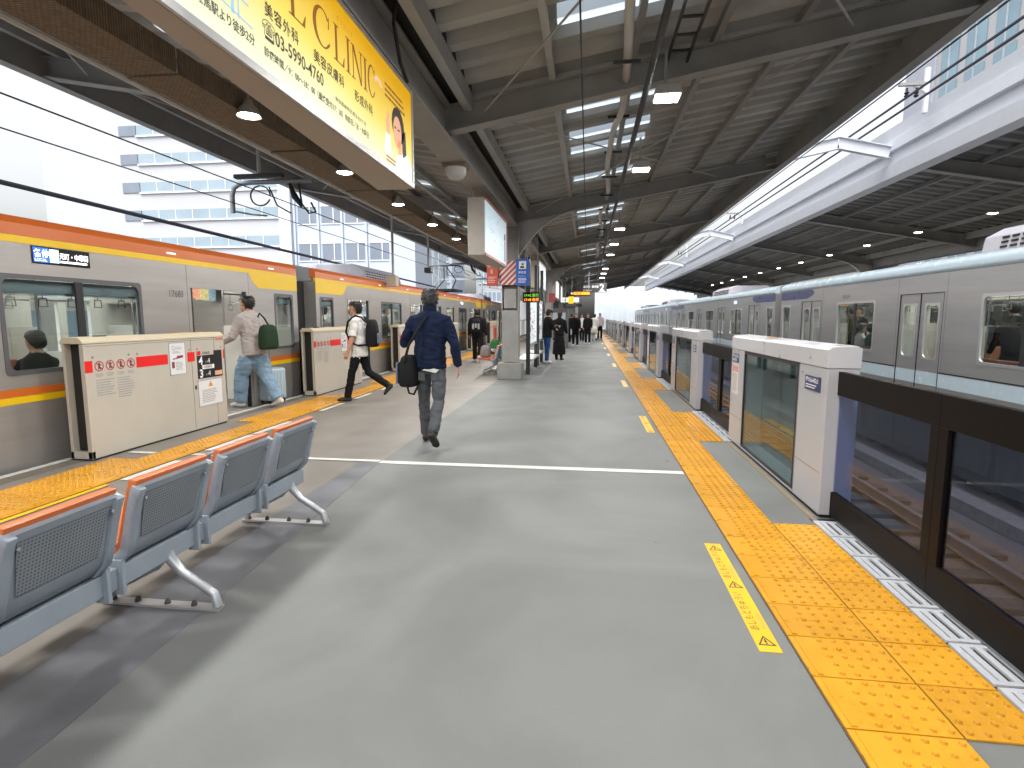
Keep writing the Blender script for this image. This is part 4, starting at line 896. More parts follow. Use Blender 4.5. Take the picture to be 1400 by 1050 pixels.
def seat(root, y, w):
    P = SEATP; out = [P[i] for i in range(len(P))]; th = .022
    def nrm(i):
        a, b = Vector(P[max(i - 1, 0)]), Vector(P[min(i + 1, len(P) - 1)]); d = (b - a).normalized(); return Vector((-d.y, d.x))
    inn = [tuple(Vector(P[i]) + nrm(i) * th) for i in range(len(P))]
    sh = MB(); N = len(P)
    def strip(m, ya, yb, i0, i1, off=0, thick=th):
        A = [tuple(Vector(P[i]) - nrm(i) * off) for i in range(i0, i1)]; B = [tuple(Vector(P[i]) + nrm(i) * thick) for i in range(i0, i1)]
        m.prism(A + B[::-1], 'y', ya, yb)
    strip(sh, y + .035, y + w - .035, 0, N); s = sh.build('seat_shell', BENCH, root, smooth=35)
    
    for ya in (y, y + w - .04): m = MB(); strip(m, ya, ya + .04, 3, N, .016, .034); m.build('shell_edge', BENCH, s, smooth=35, bevel=.006)
    m = MB(); A = [tuple(Vector(P[i]) - nrm(i) * .002) for i in range(5, 10)]; B = [tuple(Vector(P[i]) - nrm(i) * .0005) for i in range(5, 10)]
    q = []; ztop, zbot = A[-1][1] - .035, A[0][1] + .055
    xat = lambda z: next(Vector(A[j]).lerp(Vector(A[j + 1]), (z - A[j][1]) / (A[j + 1][1] - A[j][1])).x for j in range(len(A) - 1) if A[j][1] - 1e-6 <= z <= A[j + 1][1] + 1e-6)
    zs = [zbot + (ztop - zbot) * k / 4 for k in range(5)]; ins = [.075 - .025 * k / 4 for k in range(5)]
    vs = []
    for z, e in zip(zs, ins): vs += [(xat(z), y + e, z), (xat(z), y + w - e, z), (xat(z) + .003, y + e, z), (xat(z) + .003, y + w - e, z)]
    fs = []
    for k in range(4): a, b = 4 * k, 4 * k + 4; fs += [(a + 2, a + 3, b + 3, b + 2), (a, b, b + 1, a + 1), (a, a + 2, b + 2, b), (a + 1, b + 1, b + 3, a + 3)]
    m.add(vs, fs); m.build('perforated_panel', PERF, s)
    m = MB(); A = [tuple(Vector(P[i]) + nrm(i) * (th + .001)) for i in range(4, N)]; B = [tuple(Vector(P[i]) + nrm(i) * (th + .036)) for i in range(4, N)]
    B[-1] = (B[-1][0] - .0, B[-1][1] + .012); A[-1] = (A[-1][0] + .012, A[-1][1] + .022)
    m.prism(A + B[::-1], 'y', y + .012, y + w - .012); m.build('back_pad', ORANGE, s, smooth=35, bevel=.006)
    m = MB(); A = [tuple(Vector(P[i]) + nrm(i) * (th + .001)) for i in range(0, 4)]; B = [tuple(Vector(P[i]) + nrm(i) * (th + .035)) for i in range(0, 4)]
    m.prism(A + B[::-1], 'y', y + .02, y + w - .02); m.build('seat_pad', ORANGE, s, smooth=35, bevel=.006)
    m = MB()
    for yy in (y + .05, y + w - .05): m.tube([(.105, yy, .68), (.118, yy, .68)], .008, 6)
    m.build('bolt', CHROME, s)
def bench(label, loc, n, legs):
    t = thing('bench', label, 'bench', loc, 0, 'platform benches')
    MB().box(-.06, .1, .265, -.005, n * .58 - .02, .365).build('beam', BENCH, t, bevel=.004)
    for i in range(n):
        seat(t, .07 + .575 * i, .495)
        if i < n - 1:
            m = MB(); y = .575 * (i + 1) + .03; m.box(-.045, y - .05, .235, .02, y - .03, .40); m.box(-.045, y + .03, .235, .02, y + .05, .40); m.build('arm_bracket', BENCH, t, bevel=.004)
            m = MB(); m.tube([(.0, y, .57), (-.1, y, .60), (-.30, y, .62), (-.36, y, .60), (-.37, y, .42)], .016, 6); m.build('armrest', BENCH, t, smooth=60)
    for y in legs:
        m = MB()
        for yy in (0,): m.tube([(-.03, y, .30), (-.02, y, .27), (.05, y, .19), (.19, y, .105), (.215, y, .09), (.235, y, .02)], [.03, .03, .024, .022, .022, .024], 8); m.tube([(-.03, y, .30), (-.10, y, .22), (-.30, y, .11), (-.36, y, .09), (-.375, y, .02)], [.03, .026, .022, .022, .022, .022], 8)
        m.build('leg', M('leg_metal', (.45, .47, .50), .35, metal=.5), t, smooth=60)
        m = MB(); m.box(-.40, y - .03, .006, .25, y + .03, .018); m.build('foot_bar', M('leg_metal2', (.5, .5, .5), .4, metal=.5), t)
        m = MB(); [m.lathe([(.016, .018), (.014, .03), (.006, .045)], (x, y, 0), 8) for x in (-.36, -.22, -.05, .1)]; m.build('foot_bolt', M('bolt_dark', (.06, .055, .05), .6), t)
bench('grey perforated bench with orange pads in the left foreground', (-2.085, .355, 0), 6, (.915, 2.115, 3.305))
bench('small bench with orange seats left of the first column', (-2.35, 13.9, 0), 4, (.6, 1.8))

# ------------------------------------------------------------------ people
SKIN = M('skin', (.46, .25, .16), .5, var=.06, scale=30)
HAIR = M('hair_black', (.012, .010, .009), .45, var=.3, scale=80, stretch=(1, 1, .2), bump=.5, bscale=120)
HAIRG = M('hair_greying', (.035, .035, .038), .5, var=.4, scale=80, stretch=(1, 1, .2), bump=.5, bscale=120)
def cloth(name, c, b=.35): return M(name, c, .85, var=.14, scale=9, bump=b, bscale=14, spec=.12)
def person(label, loc, rz, h=1.72, legs=((20, 5, 0), (-18, 30, 35)), arms=((12, 8, 12, 0), (-12, 8, 12, 0)), lean=3, head=(0, 0), top=None, sleeve='long', pants=None, shoes=None, hair=HAIR, hairlen=0,
           legw=1.0, bulk=1.0, skirt=None, hem=.86, voxel=.02, seated=False, face=False, hands=True, sole=None, hip_yaw=0):
    k = h / 1.72; P = []          # pieces: (tag, rings)
    def ringz(c, ax, rx, ry, n=14):
        d = Vector(ax).normalized(); a = Vector((1, 0, 0)); a = (a - d * a.dot(d)); a = a.normalized() if a.length > .1 else Vector((0, 1, 0)); b = d.cross(a)
        return [Vector(c) + a * rx * math.cos(2 * math.pi * i / n) + b * ry * math.sin(2 * math.pi * i / n) for i in range(n)]
    def limb(tg, pts, rr, n=12):
        pts = [Vector(p) for p in pts]; rs = []
        for i, p in enumerate(pts):
            d = pts[min(i + 1, len(pts) - 1)] - pts[max(i - 1, 0)]; r = rr[i]; r = r if isinstance(r, tuple) else (r, r); rs.append(ringz(p, d, r[0], r[1], n))
        P.append((tg, rs))
    lt = math.tan(R(lean)); sp = lambda x, y, z: Vector((x, y + (z - .93) * lt, z))
    # torso
    prof = [(hem, .150, .112), (hem + .012, .172, .130), (.98, .168, .128), (1.10, .165, .122), (1.22, .178, .122), (1.33, .192, .118), (1.40, .185, .102), (1.45, .125, .085), (1.485, .065, .068)]
    P.append(('top', [ringz(sp(0, 0, z), (0, lt, 1), rx * bulk, ry * bulk) for z, rx, ry in prof]))
    limb('skin', [sp(0, .005, 1.43), sp(0, .012, 1.50), sp(0, .02, 1.56)], [.058, .054, .052])
    # head
    hc = sp(0, .03, 1.605); ty, tx = R(head[0]), R(head[1]); HM = Matrix.Translation(hc) @ Matrix.Rotation(ty, 4, 'Z') @ Matrix.Rotation(tx, 4, 'X')
    hp = [(-.115, .03, .035, .035), (-.10, .045, .055, .03), (-.07, .056, .072, .022), (-.03, .068, .088, .008), (.01, .074, .096, 0), (.05, .073, .094, -.004), (.085, .058, .075, -.006), (.108, .03, .04, -.006)]
    P.append(('skin', [[HM @ Vector((rx * math.cos(2 * math.pi * i / 16), yo + ry * math.sin(2 * math.pi * i / 16), z)) for i in range(16)] for z, rx, ry, yo in hp]))
    P.append(('skin', [[HM @ Vector((r * math.cos(2 * math.pi * i / 8), yy + .0 * r, z + r * math.sin(2 * math.pi * i / 8))) for i in range(8)] for r, yy, z in ((.020, .08, -.02), (.016, .107, -.026), (.008, .116, -.03))]))
    for s in (-1, 1): P.append(('skin', [[HM @ Vector((s * x, -.005 + .018 * math.cos(2 * math.pi * i / 8), -.012 + .032 * math.sin(2 * math.pi * i / 8))) for i in range(8)] for x in (.066, .086)]))
    # legs
    pel = sp(0, 0, .93); thigh, shin = .43, .42; lw = legw; ank = []
    P.append(('pants', [ringz(Vector((0, 0, z)), (0, 0, 1), rx, ry) for z, rx, ry in ((.77, .11, .09), (.81, .14, .108), (.86, .150, .112), (hem + .012, .148, .11))]))
    for s, (fl, kn, ft) in zip((-1, 1), legs):
        hip = Vector((s * .085, 0, .88)); a = R(fl); kp = hip + Vector((s * .05, math.sin(a), -math.cos(a))) * thigh; b = a - R(kn)
        ap = kp + Vector((s * .004, math.sin(b), -math.cos(b))) * shin; ank.append(ap)
        limb('pants', [hip + Vector((0, 0, min(.03, hem - .9))), hip.lerp(kp, .3), hip.lerp(kp, .7), kp, kp.lerp(ap, .3), kp.lerp(ap, .7), ap + (ap - kp).normalized() * .0], [.092 * (lw * .5 + .5), .088 * (lw * .6 + .4), .072 * lw, .062 * lw, .063 * lw, .058 * lw, .057 * lw])
        c = R(-ft); fd = Vector((s * .10, math.cos(c), math.sin(c))).normalized(); up = Vector((0, -math.sin(c), math.cos(c)))
        heel = ap - fd * .055 - up * .045; toe = ap + fd * .185 - up * .058
        limb('shoe', [heel - fd * .02, heel + fd * .01, heel + fd * .08, heel + fd * .16, toe - fd * .03, toe], [(.03, .028), (.042, .042), (.040, .046), (.046, .036), (.046, .028), (.028, .018)])
        limb('shoe' if shoes else 'skin', [ap + Vector((0, 0, .04)), ap - up * .03], [.042, .044])
    zmin = min(p.z for tg, rs in P if tg in ('shoe',) for r in rs for p in r)
    if skirt:
        zt, zbm, r1 = skirt; P.append(('pants', [ringz(Vector((0, 0, z)), (0, 0, 1), rx, rx * .8) for z, rx in ((zbm, r1), ((zt + zbm) / 2, .13 + r1 * .35), (zt, .15))]))
    # arms and hands: (forward, outward, elbow bend, inward turn of the forearm)
    hh = []
    for s, (fw, ab, el, tw) in zip((-1, 1), arms):
        sh = sp(s * .172 * bulk, 0, 1.365); a, o_ = R(fw), R(ab)
        d1 = Vector((s * math.sin(o_), math.sin(a) * math.cos(o_), -math.cos(a) * math.cos(o_))); ep = sh + d1 * .285
        b = a + R(el); d2 = Vector((s * math.sin(o_) * .7 - s * math.sin(R(tw)), math.sin(b) * math.cos(R(tw)), -math.cos(b) * math.cos(R(tw)))).normalized(); wp = ep + d2 * .245
        if sleeve == 'long': limb('top', [sh + Vector((-s * .06, 0, .045)), sh + Vector((-s * .01, 0, .012)), sh.lerp(ep, .25), sh.lerp(ep, .6), ep, ep.lerp(wp, .5), wp - d2 * .012, wp], [.040, .064 * bulk, .066 * bulk, .060 * bulk, .056 * bulk, .052 * bulk, .045 * bulk, .036])
        else:
            limb('top', [sh + Vector((-s * .06, 0, .045)), sh + Vector((-s * .01, 0, .012)), sh.lerp(ep, .45), sh.lerp(ep, .88)], [.04, .068, .074, .078])
            limb('skin', [sh.lerp(ep, .4), ep, ep.lerp(wp, .35), wp], [.050, .043, .042, .030])
        # hand: palm and five fingers
        side = d2.cross(Vector((s, 0, 0))); side = side.normalized() if side.length > .2 else Vector((0, 1, 0)); pn = d2.cross(side).normalized()
        if hands:
            P.append(('skin', [[q + side * rx * math.cos(2 * math.pi * i / 10) + pn * rn * math.sin(2 * math.pi * i / 10) for i in range(10)] for q, rx, rn in ((wp - d2 * .01, .028, .022), (wp + d2 * .03, .040, .017), (wp + d2 * .085, .041, .014))]))
            cv = pn if pn.dot(Vector((-s, 0, 0))) > 0 else -pn
            for j, ln in enumerate((.068, .078, .073, .057)):
                b0 = wp + d2 * .08 + side * (.031 - .021 * j); d3 = (d2 + cv * .35).normalized(); d4 = (d2 + cv * 1.1).normalized()
                limb('skin', [b0, b0 + d3 * ln * .5, b0 + d3 * ln * .5 + d4 * ln * .5], [.0095, .009, .0075], 6)
            b0 = wp + d2 * .03 + side * .035; limb('skin', [b0, b0 + (d2 * .6 + side * .7).normalized() * .035, b0 + (d2 * .6 + side * .7).normalized() * .035 + (d2 + cv * .3).normalized() * .03], [.012, .0105, .008], 6)
        else: limb('skin', [wp - d2 * .01, wp + d2 * .05, wp + d2 * .14], [.03, .038, .022])
        hh.append(wp + d2 * .09)
    mb = MB(); pts = []
    for tg, rs in P:
        mb.loft(rs)
        for r0, r1 in zip(rs, rs[1:]):
            for i in range(len(r0)):
                for f in range(6): pts.append((tg, Vector(r0[i]).lerp(Vector(r1[i]), f / 6)))
        pts += [(tg, q) for q in rs[-1]]
    me = bpy.data.meshes.new('body'); me.from_pydata(mb.v, [], mb.f); bm = bmesh.new(); bm.from_mesh(me); bmesh.ops.recalc_face_normals(bm, faces=bm.faces); bm.to_mesh(me); bm.free()
    tmp = bpy.data.objects.new('tmp', me)
    rm = tmp.modifiers.new('r', 'REMESH'); rm.mode = 'VOXEL'; rm.voxel_size = voxel; rm.use_smooth_shade = True
    smo = tmp.modifiers.new('s', 'SMOOTH'); smo.factor = .5; smo.iterations = 5
    me2 = evaluate(tmp); bpy.data.objects.remove(tmp)
    kd = kdtree.KDTree(len(pts)); [kd.insert(q, i) for i, (_, q) in enumerate(pts)]; kd.balance()
    ml = {'skin': SKIN, 'top': top, 'pants': pants, 'shoe': shoes or SKIN}; order = list(ml); me2.materials.clear(); [me2.materials.append(ml[x]) for x in order]
    stand_ = max(abs(q[0]) for q in legs) < 45
    for pl in me2.polygons:
        tg = pts[kd.find(pl.center)[1]][0]; pl.use_smooth = True
        if stand_ and tg == 'pants' and not skirt and pl.center.z > hem + .008: tg = 'top'
        pl.material_index = order.index(tg)
    # soft cloth folds
    nv = len(me2.vertices); cs = [0.0] * (3 * nv); ns = [0.0] * (3 * nv); me2.vertices.foreach_get('co', cs); me2.vertices.foreach_get('normal', ns); lv = Vector(loc)
    for i in range(0, 3 * nv, 3):
        z = cs[i + 2]
        if .15 < z < 1.42:
            d = noise.noise(Vector((cs[i] * 9, cs[i + 1] * 9, z * 9)) + lv) * .010 + (.5 - abs(noise.noise(Vector((cs[i] * 7 + z * 9, cs[i + 1] * 7 - z * 5, z * 15)) + lv))) * .016 - .006
            for j in range(3): cs[i + j] += ns[i + j] * d
    me2.vertices.foreach_set('co', cs); me2.update()
    me2.name = 'person'
    o = bpy.data.objects.new('person', me2); C.objects.link(o); tag(o, label, 'person')
    o.location = (loc[0], loc[1], loc[2] - zmin * k); o.rotation_euler = (0, 0, rz); o.scale = (k, k, k)
    # hair
    hb = MB(); rs = []
    zs = [(.118, .02), (.112, .05), (.095, .072), (.06, .084), (.02, .086), (-.02, .083), (-.055, .074), (-.075 - hairlen * .4, .062 + hairlen * .1), (-.085 - hairlen, .05)]
    for z, r in zs:
        rr = []
        for i in range(20):
            t_ = 2 * math.pi * i / 20; x, y = math.cos(t_), math.sin(t_); f = max(0, y)
            # the face side is cut away below the fringe
            yy = y * r * 1.22 - .012
            if z < .055 and y > -.05: yy = min(yy, .030 - (0 if abs(x) < .5 else .02)) if z > -.03 else min(yy, -.03)
            q = Vector((x * r * (1.0 if z > -.03 or y < 0 else .9), yy, z)); q += q.normalized() * noise.noise(q * 30 + Vector(loc)) * .008
            rr.append(HM @ q)
        rs.append(rr)
    hb.loft(rs)
    if voxel < .018:
        rnd = random.Random(label); flat = [q for r_ in rs[1:] for q in r_]; ctr = HM @ Vector((0, -.01, .02)); crown = HM @ Vector((0, -.03, .12))
        for _ in range(420):
            q = Vector(rnd.choice(flat)) + Vector((rnd.uniform(-.012, .012), rnd.uniform(-.012, .012), rnd.uniform(-.012, .012))); nr = (q - ctr).normalized(); dn = (q - crown); dn = (dn - nr * dn.dot(nr)); dn = dn.normalized() if dn.length > .01 else Vector((0, 1, 0))
            sd_ = nr.cross(dn) * rnd.uniform(.003, .006); ln = rnd.uniform(.018, .04); tip = q + dn * ln + nr * rnd.uniform(.001, .014) + sd_ * rnd.uniform(-2, 2)
            hb.add([q - sd_ - nr * .004, q + sd_ - nr * .004, q + nr * .006, tip], [(0, 1, 2), (0, 2, 3), (1, 3, 2), (0, 3, 1)])
    hb.build('hair', hair, o, smooth=60)
    if face:
        eb = MB(); [eb.ball(HM @ Vector((s * .030, .083, .004)), .011, .008, .006, 8, 5) for s in (-1, 1)]; eb.build('eyes', HAIR, o, smooth=60)
        eb = MB(); [eb.beam(HM @ Vector((s * .015, .092, .026)), HM @ Vector((s * .048, .082, .028)), .008, .007) for s in (-1, 1)]; eb.build('eyebrows', HAIR, o)
        MB().beam(HM @ Vector((-.02, .088, -.062)), HM @ Vector((.02, .088, -.062)), .01, .007).build('mouth', M('lips', (.35, .12, .10), .5), o)
    return o, hh
NAVY = cloth('navy_jacket', (.010, .016, .040)); JGREY = cloth('grey_jeans', (.085, .092, .10)); BLKC = cloth('black_cloth', (.012, .012, .013)); SHB = M('black_shoe', (.015, .014, .014), .45)
WHC = cloth('white_cloth', (.62, .61, .58)); SWT = cloth('pale_sweater', (.42, .38, .365)); DEN = cloth('light_denim', (.20, .30, .40), .5); DEN2 = cloth('blue_denim', (.025, .07, .20)); SHW = M('white_shoe', (.62, .62, .60), .5)
man, mh = person('man in navy jacket and grey jeans walking away, bag on his left side', (-1.80, 6.25, .004), R(2), 1.76, legs=((14, 4, 0), (-10, 36, 42)), arms=((10, 26, 118, 38), (-6, 20, 14, 8)), lean=2, head=(4, 4),
    top=NAVY, pants=JGREY, shoes=SHB, hair=HAIRG, legw=1.12, bulk=1.10, hem=.84, voxel=.0085)
MB().prism([(-.06, .825), (.09, .795), (.13, .83), (.0, .86)], 'y', -.132, -.118).build('shirt_tail', WHC, man)
for sx in (-1, 1): MB().prism([(sx * .035, .70), (sx * .115, .71), (sx * .11, .80), (sx * .04, .79)], 'y', -.118, -.108).build('back_pocket', JGREY, man, bevel=.003)
MB().lathe([(.168, .835), (.176, .845), (.176, .875), (.168, .885)], (0, 0, 0), 20).build('jacket_band', NAVY, man, smooth=60).scale = (1.06, .80, 1)
MB().lathe([(.078, 1.44), (.080, 1.50), (.076, 1.535)], (0, -.005 + .02, 0), 16).build('collar', NAVY, man, smooth=60)
p1, _ = person('person in pale sweater and wide jeans stepping onto the train', (-5.42, 8.5, .004), R(80), 1.80, legs=((24, 18, 0), (-14, 18, 20)), arms=((22, 10, 45, 10), (25, 12, 40, 10)), lean=6, head=(8, 6),
    top=SWT, pants=DEN, shoes=SHW, legw=1.75, bulk=1.22, hem=.80, voxel=.010, face=True)
p2, _ = person('person in white T-shirt and black trousers carrying a backpack', (-4.0, 9.42, .004), R(98), 1.72, legs=((16, 4, 0), (-16, 40, 48)), arms=((8, 10, 10, 0), (-18, 16, 62, 22)), lean=2, head=(6, 0),
    top=WHC, sleeve='short', pants=BLKC, shoes=SHB, legw=1.12, bulk=1.14, hem=.76, voxel=.010, face=True)
MB().prism([(-.07, 1.09), (.06, 1.09), (.06, 1.29), (-.07, 1.29)], 'y', .155, .158).build('shirt_print', M('shirt_print', (.22, .20, .22), .7, var=.8, scale=40), p2)
p3, _ = person('walker in black hoodie and trousers beside the orange topped train', (-3.62, 18.2, .004), R(4), 1.70, legs=((12, 3, 0), (-12, 30, 35)), arms=((6, 10, 12, 0), (-6, 12, 12, 0)), top=BLKC, pants=BLKC, shoes=SHW, legw=1.35, bulk=1.25, hem=.80, voxel=.016)
p4, _ = person('person in dark jacket and blue jeans looking at a phone', (-1.30, 18.1, .004), R(-62), 1.66, legs=((4, 3, 0), (-3, 2, 0)), arms=((18, 6, 88, 25), (18, 6, 88, 25)), lean=4, head=(0, -22), top=BLKC, pants=DEN2, shoes=SHW, legw=1.15, bulk=1.2, hem=.80, voxel=.014, face=True)
p5, _ = person('person in long black dress beside the jeans wearer', (-.98, 19.4, .004), R(-20), 1.62, legs=((2, 2, 0), (-2, 2, 0)), arms=((10, 6, 40, 10), (10, 6, 40, 10)), head=(10, -10), top=BLKC, pants=BLKC, shoes=SHB, skirt=(1.0, .15, .26), bulk=1.15, hairlen=.08, hair=M('hair_maroon', (.05, .012, .014), .5), voxel=.016)
farp = [(-.9, 31.5, 'person in black with a pale blue bag among the far group', BLKC, BLKC, SHW, 0, 1.62), (-.62, 28.6, 'person in black with a shoulder strap leading the far group', BLKC, BLKC, SHW, 180, 1.64), (.0, 31.2, 'person in black trousers right of the group leader', BLKC, BLKC, SHW, 175, 1.62),
        (.42, 35.5, 'person in white top and pale skirt near the right tactile strip', WHC, WHC, SHB, 0, 1.62), (.80, 38, 'person in pale top and black trousers at the far tactile strip', cloth('pink_cloth', (.5, .42, .46)), BLKC, SHB, 180, 1.68), (-.35, 34, 'person in grey and white standing behind the group leader', WHC, BLKC, SHB, 170, 1.6), (-1.35, 29.6, 'person in black half hidden behind the phone user', BLKC, BLKC, SHB, 20, 1.6), (-.9, 39, 'farthest person in black in the middle of the platform', BLKC, BLKC, SHB, 0, 1.7)]
for i, (x, y, lb, a, b, c, rz, hgt) in enumerate(farp):
    person(lb, (x, y, .004), R(rz), hgt, legs=((10, 4, 0), (-9, 20, 20)) if i % 2 else ((3, 2, 0), (-3, 2, 0)), arms=((8, 8, 20, 5), (-6, 8, 35, 5)), top=a, pants=b, shoes=c, skirt=(1.0, .45, .24) if i == 3 else None, legw=1.25, bulk=1.15, hairlen=.06 if i % 2 else 0, voxel=.026, hands=False)
# passengers in the train cars
def seated(x, y, rz, label, top, z=.0):
    return person(label, (x, y, z), R(rz), 1.68, legs=((86, 84, 0), (86, 84, 0)), arms=((28, 6, 50, 10), (28, 6, 50, 10)), lean=-3, head=(0, -12), top=top, pants=BLKC, shoes=SHB, voxel=.02, hands=False)
seated(-5.80, 5.18, 90, 'seated passenger with back to the nearest train window', BLKC)
for i, (y, c) in enumerate(((12.2, BLKC), (12.9, cloth('grey_suit', (.07, .08, .09))), (13.4, WHC), (7.6, BLKC), (8.1, cloth('blue_coat', (.04, .06, .12))), (6.9, BLKC))):
    seated(XR + .33, y, -90 , ['seated passenger in black in the silver train window beside the door', 'seated passenger in grey in the middle of the silver train window', 'seated passenger in white at the left of the silver train window',
        'seated passenger in black at the right photo edge inside the silver train', 'seated passenger in blue at the right photo edge inside the silver train', 'rearmost seated passenger inside the silver train at the photo edge'][i], c)
for i, (y, x) in enumerate(((9.7, 6.6), (14.9, 6.5), (15.4, 6.9))):
    person(['standing passenger behind the closed doors of the silver train', 'standing passenger behind the second closed doors of the silver train', 'farther standing passenger behind the second closed doors of the silver train'][i], (x, y, 0), R(60 * i), 1.68, legs=((3, 2, 0), (-3, 2, 0)), top=[BLKC, cloth('olive', (.08, .08, .05)), BLKC][i], pants=BLKC, shoes=SHB, voxel=.022, hands=False)
for i, (y, x) in enumerate(((13.3, -6.5), (13.1, -7.2), (17.6, -6.6))):
    person(['standing passenger in white inside the second car doorway', 'standing passenger in black inside the second car doorway', 'standing passenger inside the third open doorway'][i], (x, y, 0), R(100 + 90 * i), 1.7, legs=((3, 2, 0), (-3, 2, 0)), top=[WHC, BLKC, BLKC][i], pants=BLKC, shoes=SHB, voxel=.022, hands=False)

# ------------------------------------------------------------------ bags and luggage
def soft(name, label, cat, loc, rz, sx, sy, sz, mat, extra=None, tilt=0):
    t = thing(name, label, cat, loc, rz); t.rotation_euler = (tilt, 0, rz)
    rs = []
    for z, f in ((0, .72), (.04, .95), (.2, 1.03), (.5, 1.0), (.75, .92), (.93, .75), (1, .45)):
        rs.append([(sx / 2 * f * math.copysign(abs(math.cos(a)) ** .55, math.cos(a)), sy / 2 * f * math.copysign(abs(math.sin(a)) ** .55, math.sin(a)), z * sz) for a in [2 * math.pi * i / 24 for i in range(24)]])
    MB().loft(rs).build('bag_body', mat, t, smooth=50)
    if extra: extra(t)
    return t
BAGB = cloth('bag_black', (.014, .014, .016)); BAGL = M('bag_blue_grey', (.10, .14, .19), .45, var=.3, scale=8)
def bx1(t):
    MB().prism([(-.14, .04), (.14, .04), (.13, .28), (-.13, .28)], 'x', -.112, -.09).build('pocket', BAGL, t, bevel=.008)
    m = MB(); m.tube([(0, -.14, .29), (.05, -.12, .48), (.17, -.02, .72), (.22, .02, .80)], .016, 6); m.tube([(0, .14, .29), (.08, .15, .50), (.18, .12, .74)], .016, 6); m.build('strap', BAGB, t, smooth=60)
    m = MB(); m.tube([(.02, -.12, .02), (.05, -.14, -.06), (.09, -.10, -.08), (.11, -.04, .0)], .012, 6); m.build('loose_strap', BAGB, t, smooth=60)
soft('shoulder_bag', 'black and blue grey bag hanging at the left hip of the man in navy', 'bag', (-2.02, 6.16, .70), R(-6), .19, .30, .36, BAGB, bx1)
def bx2(t):
    for s in (-1, 1):
        MB().tube([(s * .09, .08, .42), (s * .10, .16, .52), (s * .11, .27, .545), (s * .12, .39, .44), (s * .13, .425, .26), (s * .15, .34, .08), (s * .17, .22, .03), (s * .15, .08, .04)], .019, 6).build('strap', BAGB, t, smooth=60)
    MB().box(-.13, -.13, .06, .13, -.105, .24).build('pocket', BAGL, t, bevel=.02)
soft('backpack', 'black backpack worn by the person in the white T-shirt', 'backpack', (-3.76, 9.44, .97), R(98), .32, .20, .48, BAGB, bx2, 0)
soft('backpack', 'black backpack with pale print on the walker in black', 'backpack', (-3.62, 18.02, .98), R(4), .32, .20, .45, BAGB, lambda t: [MB().box(-.12 + .09 * i, -.125, .12 + .05 * (i % 2), -.06 + .09 * i, -.108, .30).build('print', M('bag_print', (.3, .3, .3), .6, var=.6, scale=30), t) for i in range(3)])
def bx3(t): MB().tube([(0, -.05, .34), (.0, .06, .50), (.02, .17, .58), (.03, .24, .48)], .014, 6).build('strap', cloth('bag_green', (.02, .04, .022)), t, smooth=60)
soft('shoulder_bag', 'dark green bag slung on the back of the person in the pale sweater', 'bag', (-5.13, 8.45, .97), R(80), .34, .18, .40, cloth('bag_green', (.02, .04, .022)), bx3)
soft('tote_bag', 'pale blue bag carried in the far group', 'bag', (-.8, 31.2, .5), 0, .3, .14, .42, cloth('pale_blue', (.35, .48, .62)))
soft('tote_bag', 'white bag carried near the far tactile strip', 'bag', (.34, 35.2, .5), 0, .4, .16, .42, WHC)
t = thing('suitcase', 'pale blue wheeled suitcase beside the person boarding the train', 'suitcase', (-5.44, 9.0, .01), R(80))
SUIT = M('suitcase_blue', (.40, .50, .56), .35, var=.04)
MB().box(-.22, -.13, .05, .22, .13, .60).build('shell', SUIT, t, bevel=.04)
m = MB(); [m.box(-.16 + .075 * i, -.136, .12, -.135 + .075 * i, -.125, .54) for i in range(5)]; m.build('rib', SUIT, t)
m = MB(); m.tube([(-.10, .10, .6), (-.10, .10, .92), (.10, .10, .92), (.10, .10, .6)], .011, 6); m.build('handle', ALU, t, smooth=60)
for x in (-.17, .17):
    for y in (-.09, .09): MB().prism([(y + .03 * math.cos(a), .03 + .03 * math.sin(a)) for a in [i * math.pi / 5 for i in range(10)]], 'x', x - .012, x + .012).build('wheel', RUB, t)
t = thing('phone', 'phone held by the person in jeans', 'phone', (-1.0, 18.0, 1.12), R(-62)); t.rotation_euler = (R(50), 0, R(-62)); MB().box(-.035, -.004, -.07, .035, .004, .07).build('case', SHB, t); MB().box(-.032, -.0055, -.066, .032, -.0045, .066).build('screen', M('phone_screen', (.5, .55, .6), .2, emit=.4), t)
# things on the small bench
soft('paper_bag', 'grey bag resting on the small bench left of the column', 'bag', (-2.62, 14.25, .46), 0, .26, .2, .3, cloth('bag_grey', (.22, .21, .21))); soft('tote_bag', 'green bag resting on the small bench left of the column', 'bag', (-2.55, 15.3, .46), 0, .26, .2, .42, cloth('bag_bright_green', (.03, .14, .05)))

# ------------------------------------------------------------------ far end of the platform
def far_box(name, label, cat, x0, x1, y0, y1, z1, mat, face=None):
    t = thing(name, label, cat, ((x0 + x1) / 2, y0, 0)); w = (x1 - x0) / 2
    MB().box(-w, 0, .004, w, y1 - y0, z1).build('body', mat, t, bevel=.02)
    if face: face(t, Fr((-w, -.001, 0), (1, 0, 0), (0, 0, 1)), 2 * w)
    return t
DG = M('kiosk_grey', (.14, .14, .14), .5, var=.1)
far_box('vending_machine', 'grey vending machine with a pale window beyond the phone user', 'vending machine', -1.95, -.95, 26.9, 27.8, 1.85, DG, lambda t, F, w: [panel('window', M('vend_win', (.35, .42, .46), .2, emit=.2), t, F, .12, .95, w - .12, 1.7, 0, .01), panel('dispenser', DARKS, t, F, .15, .25, w - .15, .5, 0, .01)])
far_box('waiting_room', 'grey walled waiting room in the middle of the far platform', 'waiting room', -3.2, -.9, 40, 52, 2.7, DG, lambda t, F, w: [panel('door', M('room_glass', (.25, .3, .32), .2), t, F, .6, .05, 1.6, 2.1, 0, .02), panel('window', M('room_glass', (.25, .3, .32), .2), t, F, 1.7, .9, 2.2, 2.1, 0, .02)])
